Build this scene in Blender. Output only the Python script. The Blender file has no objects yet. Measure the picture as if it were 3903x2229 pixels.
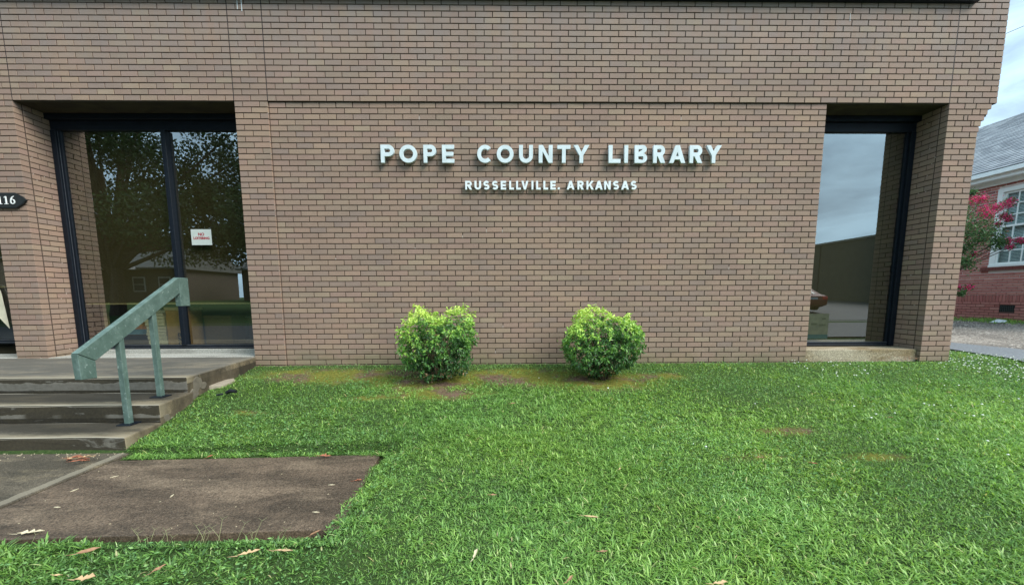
import bpy, bmesh, math, random
import numpy as np
from mathutils import Vector, Matrix, Euler

random.seed(7)
RNG = np.random.default_rng(11)
SC = bpy.context.scene
COL = SC.collection
R = math.radians

# ------------------------------------------------------------------ camera
cam_d = bpy.data.cameras.new('camera')
cam = bpy.data.objects.new('camera', cam_d)
COL.objects.link(cam)
CX, CY, CZ, YAW, PIT, ROL = 2.7807, -5.2428, -2.3569, 0.0152, 0.1188, -0.0040
F_PX, PW, PH, PY0 = 1530.0, 3903.0, 2229.0, 1308.98
cam.location = (CX, CY, CZ)
fw = Vector((math.sin(YAW) * math.cos(PIT), math.cos(YAW) * math.cos(PIT), -math.sin(PIT)))
rt = fw.cross(Vector((0, 0, 1))).normalized()
up = rt.cross(fw)
r2 = rt * math.cos(ROL) + up * math.sin(ROL)
u2 = -rt * math.sin(ROL) + up * math.cos(ROL)
cam.rotation_euler = Matrix((r2, u2, -fw)).transposed().to_euler()
cam_d.sensor_width = 36.0
cam_d.lens = F_PX / PW * 36.0
cam_d.shift_y = (PY0 - PH / 2) / PW
cam_d.clip_start = 0.05
cam_d.clip_end = 500.0
SC.camera = cam


def pj(x, y, z):
    d = Vector((x - CX, y - CY, z - CZ))
    k = d.dot(fw)
    if k < .05:
        return (-9999, -9999, k)
    return (PW / 2 + F_PX * d.dot(r2) / k, PY0 - F_PX * d.dot(u2) / k, k)


# ------------------------------------------------------------------ light
SUN_EL, SUN_AZ = R(45), R(127)          # azimuth from +Y clockwise: from the front right
wd = bpy.data.worlds.new('World')
SC.world = wd
wd.use_nodes = True
wn, wl = wd.node_tree.nodes, wd.node_tree.links
wn.clear()
w_out = wn.new('ShaderNodeOutputWorld')
w_bg = wn.new('ShaderNodeBackground')
w_bg.inputs['Strength'].default_value = 0.068
w_sky = wn.new('ShaderNodeTexSky')
w_sky.sky_type = 'NISHITA'
w_sky.sun_disc = False
w_sky.sun_elevation = SUN_EL
w_sky.sun_rotation = SUN_AZ
w_sky.air_density = 1.0
w_sky.dust_density = 1.5
w_tc = wn.new('ShaderNodeTexCoord')
w_map = wn.new('ShaderNodeMapping')
w_map.inputs['Scale'].default_value = (1, 1, 3.2)
w_map.inputs['Location'].default_value = (0.3, 1.7, 0.2)
w_n1 = wn.new('ShaderNodeTexNoise')
w_n1.inputs['Scale'].default_value = 2.2
w_n1.inputs['Detail'].default_value = 9
w_n1.inputs['Roughness'].default_value = 0.58
w_n1.inputs['Distortion'].default_value = 0.35
w_r1 = wn.new('ShaderNodeValToRGB')        # cloud tone
w_r1.color_ramp.elements[0].position = 0.38
w_r1.color_ramp.elements[0].color = (4.6, 6.3, 7.8, 1)
w_r1.color_ramp.elements[1].position = 0.58
w_r1.color_ramp.elements[1].color = (8.6, 12.2, 14.6, 1)
w_n2 = wn.new('ShaderNodeTexNoise')
w_n2.inputs['Scale'].default_value = 1.1
w_n2.inputs['Detail'].default_value = 5
w_r2 = wn.new('ShaderNodeValToRGB')        # cover
w_r2.color_ramp.elements[0].position = 0.30
w_r2.color_ramp.elements[0].color = (.55, .55, .55, 1)
w_r2.color_ramp.elements[1].position = 0.50
w_r2.color_ramp.elements[1].color = (.97, .97, .97, 1)
w_mix = wn.new('ShaderNodeMixRGB')
wl.new(w_tc.outputs['Generated'], w_map.inputs['Vector'])
wl.new(w_map.outputs[0], w_n1.inputs['Vector'])
wl.new(w_map.outputs[0], w_n2.inputs['Vector'])
wl.new(w_n1.outputs['Fac'], w_r1.inputs[0])
wl.new(w_n2.outputs['Fac'], w_r2.inputs[0])
wl.new(w_r2.outputs[0], w_mix.inputs[0])
wl.new(w_sky.outputs[0], w_mix.inputs[1])
wl.new(w_r1.outputs[0], w_mix.inputs[2])
wl.new(w_mix.outputs[0], w_bg.inputs['Color'])
wl.new(w_bg.outputs[0], w_out.inputs['Surface'])

sun_d = bpy.data.lights.new('sun', 'SUN')
sun_d.energy = 2.5
sun_d.angle = R(34)
sun_d.color = (1.0, 0.96, 0.9)
sun = bpy.data.objects.new('sun', sun_d)
COL.objects.link(sun)
sdir = Vector((math.sin(SUN_AZ) * math.cos(SUN_EL), math.cos(SUN_AZ) * math.cos(SUN_EL), math.sin(SUN_EL)))
sun.rotation_euler = sdir.to_track_quat('Z', 'Y').to_euler()
sun.location = (4, -6, 12)

SC.view_settings.view_transform = 'Standard'
SC.view_settings.look = 'None'
SC.view_settings.gamma = 1.0
SC.view_settings.exposure = 1.08
SC.view_settings.use_curve_mapping = False
SC.cycles.max_bounces = 8
SC.cycles.transparent_max_bounces = 12


# ------------------------------------------------------------------ materials
def lin(c):
    return tuple(((v / 255) / 12.92 if v / 255 <= .04045 else ((v / 255 + .055) / 1.055) ** 2.4) for v in c)


class Mt:
    def __init__(s, name, rough=.8, spec=.3):
        s.m = bpy.data.materials.new(name)
        s.m.use_nodes = True
        s.N, s.L = s.m.node_tree.nodes, s.m.node_tree.links
        s.b = s.N['Principled BSDF']
        s.b.inputs['Roughness'].default_value = rough
        s.b.inputs['Specular IOR Level'].default_value = spec
        s._pos = None

    def pos(s, scale=(1, 1, 1)):
        g = s.N.new('ShaderNodeNewGeometry')
        if scale == (1, 1, 1):
            return g.outputs['Position']
        m = s.N.new('ShaderNodeMapping')
        m.inputs['Scale'].default_value = scale
        s.L.new(g.outputs['Position'], m.inputs['Vector'])
        return m.outputs[0]

    def noise(s, scale, detail=4, rough=.55, st=(1, 1, 1), dist=0):
        n = s.N.new('ShaderNodeTexNoise')
        n.inputs['Scale'].default_value = scale
        n.inputs['Detail'].default_value = detail
        n.inputs['Roughness'].default_value = rough
        n.inputs['Distortion'].default_value = dist
        s.L.new(s.pos(st), n.inputs['Vector'])
        return n.outputs['Fac']

    def ramp(s, fac, stops, interp='LINEAR'):
        r = s.N.new('ShaderNodeValToRGB')
        r.color_ramp.interpolation = interp
        e = r.color_ramp.elements
        while len(e) < len(stops):
            e.new(.5)
        for i, (p, c) in enumerate(stops):
            e[i].position = p
            if not isinstance(c, (tuple, list)):
                c = (c, c, c)
            e[i].color = (*c[:3], 1)
        s.L.new(fac, r.inputs[0])
        return r.outputs[0]

    def mix(s, fac, a, b, mode='MIX'):
        m = s.N.new('ShaderNodeMixRGB')
        m.blend_type = mode
        for i, v in ((0, fac), (1, a), (2, b)):
            if isinstance(v, (int, float)):
                m.inputs[i].default_value = v if i == 0 else (v, v, v, 1)
            elif isinstance(v, tuple):
                m.inputs[i].default_value = (*v[:3], 1)
            else:
                s.L.new(v, m.inputs[i])
        return m.outputs[0]

    def math(s, op, a, b=0.0):
        m = s.N.new('ShaderNodeMath')
        m.operation = op
        for i, v in ((0, a), (1, b)):
            if isinstance(v, (int, float)):
                m.inputs[i].default_value = v
            else:
                s.L.new(v, m.inputs[i])
        return m.outputs[0]

    def attr(s, name):
        a = s.N.new('ShaderNodeAttribute')
        a.attribute_name = name
        return a.outputs['Fac']

    def sep(s, i):
        g = s.N.new('ShaderNodeSeparateXYZ')
        s.L.new(s.pos(), g.inputs[0])
        return g.outputs[i]

    def col(s, c):
        if isinstance(c, tuple):
            s.b.inputs['Base Color'].default_value = (*c, 1)
        else:
            s.L.new(c, s.b.inputs['Base Color'])
        return s

    def rough(s, v):
        s.L.new(v, s.b.inputs['Roughness'])

    def bump(s, h, strength=.3, dist=.01):
        b = s.N.new('ShaderNodeBump')
        b.inputs['Strength'].default_value = strength
        b.inputs['Distance'].default_value = dist
        s.L.new(h, b.inputs['Height'])
        s.L.new(b.outputs[0], s.b.inputs['Normal'])
        return s


def simple(name, c, rough=.6, var=.15, scale=30, spec=.3, metal=0, bump=0):
    m = Mt(name, rough, spec)
    n = m.noise(scale, 5, .6)
    f = m.ramp(n, [(.3, 1 - var), (.7, 1 + var)])
    m.col(m.mix(1.0, c, f, 'MULTIPLY'))
    m.b.inputs['Metallic'].default_value = metal
    if bump:
        m.bump(n, bump, .005)
    return m.m


def brick_mat():
    m = Mt('brown_brick', .85, .25)
    oi = m.N.new('ShaderNodeObjectInfo')
    v = m.math('FRACT', m.math('ADD', oi.outputs['Random'], m.attr('rnd')))
    c = m.ramp(v, [(0, (0.291, 0.199, 0.148)), (.16, (0.276, 0.195, 0.145)), (.30, (0.249, 0.182, 0.148)), (.42, (0.299, 0.214, 0.153)),
                   (.55, (0.270, 0.185, 0.141)), (.68, (0.286, 0.193, 0.151)), (.80, (0.256, 0.190, 0.141)), (.90, (0.308, 0.206, 0.153)),
                   (.965, (0.304, 0.229, 0.162)), (1, (0.238, 0.172, 0.141))])
    fine = m.noise(160, 3, .7, (1, 1, 1.4))
    c = m.mix(1, c, m.ramp(fine, [(.28, .68), (.5, 1.0), (.72, 1.2)]), 'MULTIPLY')
    speck = m.noise(420, 2, .6)
    c = m.mix(m.ramp(speck, [(.62, 0.0), (.74, .55)]), c, (.10, .075, .055))
    blot = m.noise(1.1, 4, .6, (1, 1, 1.6))
    c = m.mix(1, c, m.ramp(blot, [(.3, (.86, .87, .88)), (.55, (1, 1, 1)), (.75, (1.08, 1.04, .99))]), 'MULTIPLY')
    # soot washed over the courses above the soffit, streaked
    streak = m.noise(3.0, 5, .65, (2.2, 1, .35))
    zz = m.sep(2)
    hi = m.math('MULTIPLY', m.ramp(m.math('MULTIPLY', m.math('ADD', zz, .1), .8), [(0, 0), (.9, 1)]), m.ramp(streak, [(.35, .25), (.65, 1)]))
    c = m.mix(m.math('MULTIPLY', hi, .55), c, (.235, .212, .200))
    # green algae on the lowest courses
    lo = m.math('MULTIPLY', m.ramp(m.math('MULTIPLY', m.math('ADD', zz, 3.26), 3.2), [(0, 1), (.30, .75), (.75, 0)]), m.ramp(m.noise(2.3, 4), [(.38, .15), (.6, 1)]))
    c = m.mix(m.math('MULTIPLY', lo, .55), c, (.13, .135, .062))
    m.col(c)
    m.bump(m.noise(240, 4, .7), .45, .003)
    return m.m


M = {}
M['brick'] = brick_mat()
mm = Mt('dark_mortar', .95, .1)
mm.col(mm.ramp(mm.noise(90, 4), [(.3, (.050, .036, .028)), (.7, (.085, .062, .048))]))
M['mortar'] = mm.m
M['joint'] = simple('joint_sealant', (.028, .020, .018), .7, .2)
M['mortar_blob'] = simple('pale_mortar', (.34, .28, .24), .9, .1)
M['black_metal'] = simple('black_anodised_frame', (.006, .009, .014), .45, .2, 20, .2)
M['frame_edge'] = simple('scuffed_frame_edge', (.16, .17, .19), .3, .2, 20, .5, .6)
M['soffit'] = None
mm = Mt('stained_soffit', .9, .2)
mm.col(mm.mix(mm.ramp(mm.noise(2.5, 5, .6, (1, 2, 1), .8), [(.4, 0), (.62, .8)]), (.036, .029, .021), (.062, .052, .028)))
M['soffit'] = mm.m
M['flash'] = simple('blue_grey_flashing', (.17, .235, .26), .45, .15, 6, .4)
M['white'] = simple('white_paint', (.66, .71, .72), .5, .05, 8)
M['trim'] = simple('white_trim', (.84, .86, .84), .5, .05, 8)


def glass_mat(name, refl, tint):
    m = bpy.data.materials.new(name)
    m.use_nodes = True
    N, L = m.node_tree.nodes, m.node_tree.links
    N.clear()
    o = N.new('ShaderNodeOutputMaterial')
    mx = N.new('ShaderNodeMixShader')
    t = N.new('ShaderNodeBsdfTransparent')
    t.inputs[0].default_value = (*tint, 1)
    g = N.new('ShaderNodeBsdfGlossy')
    g.inputs['Color'].default_value = (.93, .98, 1.0, 1)
    g.inputs['Roughness'].default_value = 0.0
    fr = N.new('ShaderNodeFresnel')
    fr.inputs[0].default_value = 1.5
    ad = N.new('ShaderNodeMath')
    ad.operation = 'ADD'
    ad.inputs[1].default_value = refl
    ad.use_clamp = True
    ge = N.new('ShaderNodeNewGeometry')
    inv = N.new('ShaderNodeMath')          # only the outer face of the pane reflects
    inv.operation = 'SUBTRACT'
    inv.inputs[0].default_value = 1.0
    mu = N.new('ShaderNodeMath')
    mu.operation = 'MULTIPLY'
    L.new(ge.outputs['Backfacing'], inv.inputs[1])
    L.new(fr.outputs[0], ad.inputs[0])
    L.new(ad.outputs[0], mu.inputs[0])
    L.new(inv.outputs[0], mu.inputs[1])
    L.new(mu.outputs[0], mx.inputs[0])
    L.new(t.outputs[0], mx.inputs[1])
    L.new(g.outputs[0], mx.inputs[2])
    L.new(mx.outputs[0], o.inputs[0])
    return m


M['glass'] = glass_mat('solar_tinted_glass', .25, (.80, .79, .70))
M['blind'] = simple('olive_roller_shade', (.080, .070, .042), .9, .08, 60)
M['blind_bar'] = simple('shade_hem_bar', (.42, .38, .24), .6, .1)


def concrete_mat(name, base, dark, stain_lo=.45, stain_hi=.62, tan=None):
    m = Mt(name, .85, .25)
    n1 = m.noise(1.6, 6, .65, (.8, 2.2, 1.4), .6)
    n2 = m.noise(60, 4, .7)
    c = m.mix(m.ramp(n1, [(stain_lo, 0), (stain_hi, 1)]), base, dark)
    if tan:
        c = m.mix(m.ramp(m.noise(2.7, 4, .6, (.6, 1.6, 1)), [(.52, 0), (.66, .75)]), c, tan)
    c = m.mix(1, c, m.ramp(n2, [(.3, .62), (.7, 1.35)]), 'MULTIPLY')
    c = m.mix(1, c, m.ramp(m.noise(120, 4, .85), [(.35, .5), (.65, 1.5)]), 'MULTIPLY')
    c = m.mix(m.ramp(m.noise(260, 2), [(.66, 0), (.74, .5)]), c, (.42, .38, .32))
    m.col(c)
    m.bump(n2, .4, .004)
    return m


cm = concrete_mat('stained_step_concrete', (.118, .104, .080), (.042, .036, .026), .36, .50, (.27, .215, .135))
# black weathering that runs down the risers from the nosings, with bare grey patches under it
geo = cm.N.new('ShaderNodeNewGeometry')
sx = cm.N.new('ShaderNodeSeparateXYZ')
cm.L.new(geo.outputs['True Normal'], sx.inputs[0])
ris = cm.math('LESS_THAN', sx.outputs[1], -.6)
prev = cm.b.inputs['Base Color'].links[0].from_socket
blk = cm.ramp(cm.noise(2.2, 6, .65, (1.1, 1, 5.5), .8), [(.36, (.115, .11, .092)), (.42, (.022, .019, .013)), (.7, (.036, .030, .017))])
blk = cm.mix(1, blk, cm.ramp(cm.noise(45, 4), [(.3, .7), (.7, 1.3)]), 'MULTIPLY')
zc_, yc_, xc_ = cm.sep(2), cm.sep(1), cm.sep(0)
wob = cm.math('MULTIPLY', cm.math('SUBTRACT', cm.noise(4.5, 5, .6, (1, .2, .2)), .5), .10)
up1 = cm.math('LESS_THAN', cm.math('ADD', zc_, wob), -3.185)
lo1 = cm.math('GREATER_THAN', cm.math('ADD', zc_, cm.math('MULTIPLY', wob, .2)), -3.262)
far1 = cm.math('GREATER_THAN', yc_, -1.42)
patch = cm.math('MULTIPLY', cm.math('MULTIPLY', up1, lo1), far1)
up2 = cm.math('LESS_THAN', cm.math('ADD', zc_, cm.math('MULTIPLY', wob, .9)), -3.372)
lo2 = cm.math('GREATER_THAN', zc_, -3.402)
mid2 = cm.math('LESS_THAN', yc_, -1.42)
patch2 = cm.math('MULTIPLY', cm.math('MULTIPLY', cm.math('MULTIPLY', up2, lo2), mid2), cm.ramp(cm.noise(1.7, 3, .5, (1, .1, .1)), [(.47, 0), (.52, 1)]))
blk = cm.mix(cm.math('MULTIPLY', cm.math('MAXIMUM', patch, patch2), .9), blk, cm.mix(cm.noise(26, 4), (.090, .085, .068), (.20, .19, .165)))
tanm = cm.math('MULTIPLY', cm.ramp(cm.math('ADD', cm.math('ADD', xc_, .50), cm.math('MULTIPLY', cm.noise(2.5, 4), .9)), [(.45, 0), (.95, .85)]), cm.ramp(cm.noise(5, 5, .65, (1, 2.5, 1)), [(.3, .35), (.6, 1)]))
prev = cm.mix(cm.math('MULTIPLY', cm.math('GREATER_THAN', zc_, -3.15), .45), prev, (.20, .19, .165))
is3 = cm.math('LESS_THAN', zc_, -3.40)
is1 = cm.math('GREATER_THAN', zc_, -3.20)
nose = cm.math('SUBTRACT', cm.math('SUBTRACT', cm.math('MULTIPLY', is1, .475), cm.math('MULTIPLY', is3, .385)), 1.785)
tt = cm.math('SUBTRACT', yc_, nose)
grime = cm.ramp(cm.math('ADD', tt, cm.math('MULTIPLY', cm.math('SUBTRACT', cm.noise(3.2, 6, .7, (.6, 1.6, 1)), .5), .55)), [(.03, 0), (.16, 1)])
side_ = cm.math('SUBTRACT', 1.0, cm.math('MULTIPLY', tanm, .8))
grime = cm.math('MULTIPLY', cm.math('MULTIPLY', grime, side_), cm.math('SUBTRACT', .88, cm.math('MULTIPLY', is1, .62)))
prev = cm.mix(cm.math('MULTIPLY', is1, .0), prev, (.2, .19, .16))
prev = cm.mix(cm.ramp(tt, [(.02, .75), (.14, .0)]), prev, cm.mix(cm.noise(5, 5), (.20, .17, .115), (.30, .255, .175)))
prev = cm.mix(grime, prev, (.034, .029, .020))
base_ = cm.mix(cm.math('MULTIPLY', tanm, .85), prev, (.255, .205, .130))
worn = cm.math('MULTIPLY', cm.math('LESS_THAN', sx.outputs[1], -.2), cm.math('GREATER_THAN', sx.outputs[2], .2))
base_ = cm.mix(cm.math('MULTIPLY', worn, .7), base_, (.34, .31, .25))
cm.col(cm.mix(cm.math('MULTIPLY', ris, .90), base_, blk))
M['step'] = cm.m
M['landing_pale'] = concrete_mat('pale_landing_concrete', (.30, .295, .26), (.17, .165, .14), .5, .7).m
wk = concrete_mat('wet_brown_walk', (.118, .084, .057), (.052, .038, .026), .36, .60, (.170, .125, .085))
wk.b.inputs['Roughness'].default_value = .62
M['walk'] = wk.m
w2 = concrete_mat('grey_brown_walk', (.100, .082, .058), (.054, .045, .031), .42, .6, (.17, .135, .085))
prev = w2.b.inputs['Base Color'].links[0].from_socket
seam = w2.math('LESS_THAN', w2.math('ABSOLUTE', w2.math('ADD', w2.math('ADD', w2.sep(0), .175), w2.math('MULTIPLY', w2.noise(9, 4), .05))), .030)
w2.col(w2.mix(w2.math('MULTIPLY', seam, .6), prev, (.24, .21, .155)))
M['walk2'] = w2.m
M['sill'] = concrete_mat('tan_sill_concrete', (.34, .29, .205), (.19, .14, .075), .44, .62).m

pm = Mt('weathered_green_paint', .5, .35)
c = pm.ramp(pm.noise(15, 6, .65, (1, 1, .7)), [(.30, (.060, .098, .084)), (.5, (.084, .132, .113)), (.72, (.135, .195, .175))])
c = pm.mix(pm.ramp(pm.noise(34, 4, .7), [(.60, 0), (.70, .6)]), c, (.32, .40, .37))
c = pm.mix(pm.ramp(pm.noise(55, 3, .7), [(.66, 0), (.72, .8)]), c, (.07, .055, .045))
pm.col(c)
pm.bump(pm.noise(60, 4), .25, .003)
M['rail'] = pm.m


def leafy(name, stops, trans=.35, rough=.5, spec=.35, field=None, clamp=None):
    m = Mt(name, rough, spec)
    c = m.ramp(m.attr('rnd'), stops)
    if field:
        c = m.mix(m.ramp(m.noise(field[0], 4), [(.35, 0), (.65, 1)]), c, m.mix(1, c, field[1], 'MULTIPLY'))
    m.col(c)
    out = m.N['Material Output']
    tr = m.N.new('ShaderNodeBsdfTranslucent')
    m.L.new(m.mix(1, c, (1.25, 1.25, .8), 'MULTIPLY'), tr.inputs[0])
    mx = m.N.new('ShaderNodeMixShader')
    mx.inputs[0].default_value = trans
    m.L.new(m.b.outputs[0], mx.inputs[1])
    m.L.new(tr.outputs[0], mx.inputs[2])
    m.L.new(mx.outputs[0], out.inputs[0])
    return m.m


M['grass'] = leafy('grass_blades', [(0, (0.077, 0.154, 0.053)), (.35, (0.153, 0.309, 0.075)), (.62, (0.266, 0.470, 0.115)), (.84, (0.407, 0.619, 0.188)), (.94, (0.532, 0.718, 0.314)), (1, (0.543, 0.458, 0.252))],
                   .42, .40, .45, (1.3, (1.12, 1.02, .8)))
M['weed'] = leafy('low_weed_leaves', [(0, (0.070, 0.162, 0.057)), (.5, (0.140, 0.300, 0.090)), (1, (0.295, 0.456, 0.152))], .25, .5, .4)
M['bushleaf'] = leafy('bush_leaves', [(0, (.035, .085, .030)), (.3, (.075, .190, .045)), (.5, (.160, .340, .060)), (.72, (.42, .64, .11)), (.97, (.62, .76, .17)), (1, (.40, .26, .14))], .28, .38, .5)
M['myrtleleaf'] = leafy('crape_myrtle_leaves', [(0, (.030, .075, .028)), (.5, (.075, .165, .055)), (.85, (.14, .24, .085)), (1, (.30, .15, .09))], .2, .45, .4)
M['myrtleflower'] = leafy('crape_myrtle_flowers', [(0, (.55, .030, .13)), (.6, (.84, .070, .32)), (1, (.90, .24, .40))], .3, .6, .2)
M['treeleaf'] = leafy('oak_leaves', [(0, (.014, .032, .010)), (.6, (.032, .066, .020)), (1, (.060, .105, .03))], .25, .5, .3)
M['bark'] = simple('bark', (.075, .055, .040), .9, .35, 12, .1, 0, .5)
M['twig'] = simple('twig_brown', (.12, .08, .05), .9, .3, 40)

# ground: soil near, turf green further off, its colour darkened as if in tree shade (a lawn, seen only edge-on and in the glass)
gm = Mt('lawn_soil', .95, .1)
soil = gm.ramp(gm.noise(22, 6, .7), [(.3, (.10, .066, .044)), (.55, (.22, .145, .10)), (.75, (.34, .235, .165))])
moss = gm.ramp(gm.noise(30, 5, .7), [(.3, (.12, .15, .022)), (.7, (.30, .29, .045))])
soil = gm.mix(gm.ramp(gm.noise(2.1, 5, .6), [(.42, 0), (.52, .85)]), soil, moss)
far = gm.ramp(gm.noise(6, 8, .8), [(.3, (.028, .050, .016)), (.7, (.060, .095, .030))])
g2 = gm.math('GREATER_THAN', gm.math('ABSOLUTE', gm.math('SUBTRACT', gm.sep(0), 4.5)), 6.2)
g3 = gm.math('LESS_THAN', gm.sep(1), -4.1)
thatch = gm.ramp(gm.noise(40, 5, .7), [(.3, (.040, .075, .022)), (.55, (.070, .120, .036)), (.75, (.13, .135, .06))])
soil = gm.mix(gm.ramp(gm.attr('rnd'), [(.10, 0), (.45, 1)]), thatch, soil)
gm.col(gm.mix(gm.math('MAXIMUM', g2, g3), soil, far))
gm.bump(gm.noise(120, 5, .8), 1.0, .03)
M['soil'] = gm.m
gv = Mt('gravel', .95, .15)
c = gv.ramp(gv.noise(26, 5, .8, (1, 1, 1)), [(.36, (.10, .085, .075)), (.5, (.27, .235, .20)), (.62, (.50, .45, .39))])
c = gv.mix(gv.ramp(gv.noise(1.0, 4, .6, (1, .6, 1)), [(.42, 0), (.62, .7)]), c, (.13, .115, .10))
gv.col(c)
gv.bump(gv.noise(26, 5, .8), .8, .02)
M['gravel'] = gv.m
M['pebble'] = simple('pebbles', (.42, .37, .32), .9, .3, 3)
M['asphalt'] = simple('worn_asphalt', (.155, .165, .175), .8, .3, 40, .3, 0, .5)
M['road'] = simple('street_asphalt', (.045, .046, .045), .75, .2, 8)


# ------------------------------------------------------------------ mesh helpers
def tag(o, label=None, cat=None, group=None, kind=None):
    if label: o['label'] = label
    if cat: o['category'] = cat
    if group: o['group'] = group
    if kind: o['kind'] = kind
    return o


def empty(name, loc, label, cat, group=None, rz=0):
    o = bpy.data.objects.new(name, None)
    o.empty_display_size = .1
    o.location = loc
    o.rotation_euler = (0, 0, rz)
    COL.objects.link(o)
    return tag(o, label, cat, group)


def link(name, me, mat=None, parent=None, loc=None):
    o = bpy.data.objects.new(name, me)
    COL.objects.link(o)
    if mat is not None:
        me.materials.clear()
        me.materials.append(mat)
    if parent is not None:
        o.parent = parent
    if loc is not None:
        o.location = loc
    return o


class MB:
    """vertices in WORLD coordinates; build() re-bases them on the parent's location"""

    def __init__(s):
        s.v, s.f = [], []

    def add(s, vs, fs):
        o = len(s.v)
        s.v += [tuple(v) for v in vs]
        s.f += [tuple(i + o for i in f) for f in fs]

    def box(s, x0, x1, y0, y1, z0, z1):
        s.add([(x0, y0, z0), (x1, y0, z0), (x1, y1, z0), (x0, y1, z0), (x0, y0, z1), (x1, y0, z1), (x1, y1, z1), (x0, y1, z1)],
              [(0, 3, 2, 1), (4, 5, 6, 7), (0, 1, 5, 4), (1, 2, 6, 5), (2, 3, 7, 6), (3, 0, 4, 7)])
        return s

    def prism(s, poly, axis, a, b):
        """poly: list of 2D points; axis 'x','y','z' extruded from a to b"""
        n = len(poly)

        def p(u, v, w):
            return {'x': (w, u, v), 'y': (u, w, v), 'z': (u, v, w)}[axis]
        vs = [p(u, v, a) for u, v in poly] + [p(u, v, b) for u, v in poly]
        fs = [tuple(range(n)), tuple(range(2 * n - 1, n - 1, -1))] + [(i, (i + 1) % n, n + (i + 1) % n, n + i) for i in range(n)]
        s.add(vs, fs)
        return s

    def tube(s, pts, rads, seg=8):
        rings = []
        for i, p in enumerate(pts):
            p = Vector(p)
            a = Vector(pts[max(i - 1, 0)])
            b = Vector(pts[min(i + 1, len(pts) - 1)])
            t = (b - a).normalized()
            q = t.orthogonal().normalized() if abs(t.z) > .99 else t.cross(Vector((0, 0, 1))).normalized()
            w = t.cross(q)
            r = rads[i] if isinstance(rads, (list, tuple)) else rads
            rings.append([p + q * (r * math.cos(k * 2 * math.pi / seg)) + w * (r * math.sin(k * 2 * math.pi / seg)) for k in range(seg)])
        o = len(s.v)
        for rg in rings:
            s.v += [tuple(v) for v in rg]
        for i in range(len(rings) - 1):
            for k in range(seg):
                a = o + i * seg + k
                b = o + i * seg + (k + 1) % seg
                s.f.append((a, b, b + seg, a + seg))
        s.f.append(tuple(o + k for k in range(seg))[::-1])
        s.f.append(tuple(o + (len(rings) - 1) * seg + k for k in range(seg)))
        return s

    def build(s, name, mat, parent=None, bevel=0, seg=2, smooth=False):
        me = bpy.data.meshes.new(name)
        base = Vector((0, 0, 0))
        q = parent
        while q is not None:
            base += q.location
            q = q.parent
        if parent is None:
            base = Vector((0, 0, 0))
        me.from_pydata([tuple(Vector(v) - base) for v in s.v], [], s.f)
        bm = bmesh.new()
        bm.from_mesh(me)
        bmesh.ops.recalc_face_normals(bm, faces=bm.faces)
        if bevel:
            es = [e for e in bm.edges if len(e.link_faces) == 2 and e.calc_face_angle(0) > .5]
            bmesh.ops.bevel(bm, geom=es, offset=bevel, segments=seg, affect='EDGES', profile=.6)
        if smooth:
            for f in bm.faces:
                f.smooth = True
        bm.to_mesh(me)
        bm.free()
        return link(name, me, mat, parent)


def np_mesh(name, V, quads=None, tris=None, rnd=None, mat=None, smooth=False):
    me = bpy.data.meshes.new(name)
    V = np.asarray(V, np.float32)
    me.vertices.add(len(V))
    me.vertices.foreach_set('co', V.ravel())
    parts, starts, tot = [], [], 0
    for F in (quads, tris):
        if F is not None and len(F):
            F = np.asarray(F, np.int32)
            parts.append(F.ravel())
            k = F.shape[1]
            starts.append(np.arange(len(F)) * k + tot)
            tot += F.size
    li = np.concatenate(parts)
    st = np.concatenate(starts)
    me.loops.add(len(li))
    me.loops.foreach_set('vertex_index', li)
    me.polygons.add(len(st))
    me.polygons.foreach_set('loop_start', st.astype(np.int32))
    me.update(calc_edges=True)
    if rnd is not None:
        a = me.attributes.new('rnd', 'FLOAT', 'POINT')
        a.data.foreach_set('value', np.asarray(rnd, np.float32))
    me.polygons.foreach_set('use_smooth', np.full(len(st), bool(smooth)))
    me.validate()
    if mat:
        me.materials.append(mat)
    return me


def vnoise(x, y, s, seed=0):
    """smooth value noise 0..1 on numpy arrays"""
    x, y = np.asarray(x, float) * s + 100 + seed * 17.3, np.asarray(y, float) * s + 100 + seed * 9.1
    xi, yi = np.floor(x).astype(int), np.floor(y).astype(int)
    fx, fy = x - xi, y - yi
    fx, fy = fx * fx * (3 - 2 * fx), fy * fy * (3 - 2 * fy)

    def h(a, b):
        n = np.sin(a * 127.1 + b * 311.7 + seed * 74.7) * 43758.5453
        return n - np.floor(n)
    return (h(xi, yi) * (1 - fx) + h(xi + 1, yi) * fx) * (1 - fy) + (h(xi, yi + 1) * (1 - fx) + h(xi + 1, yi + 1) * fx) * fy


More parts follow.
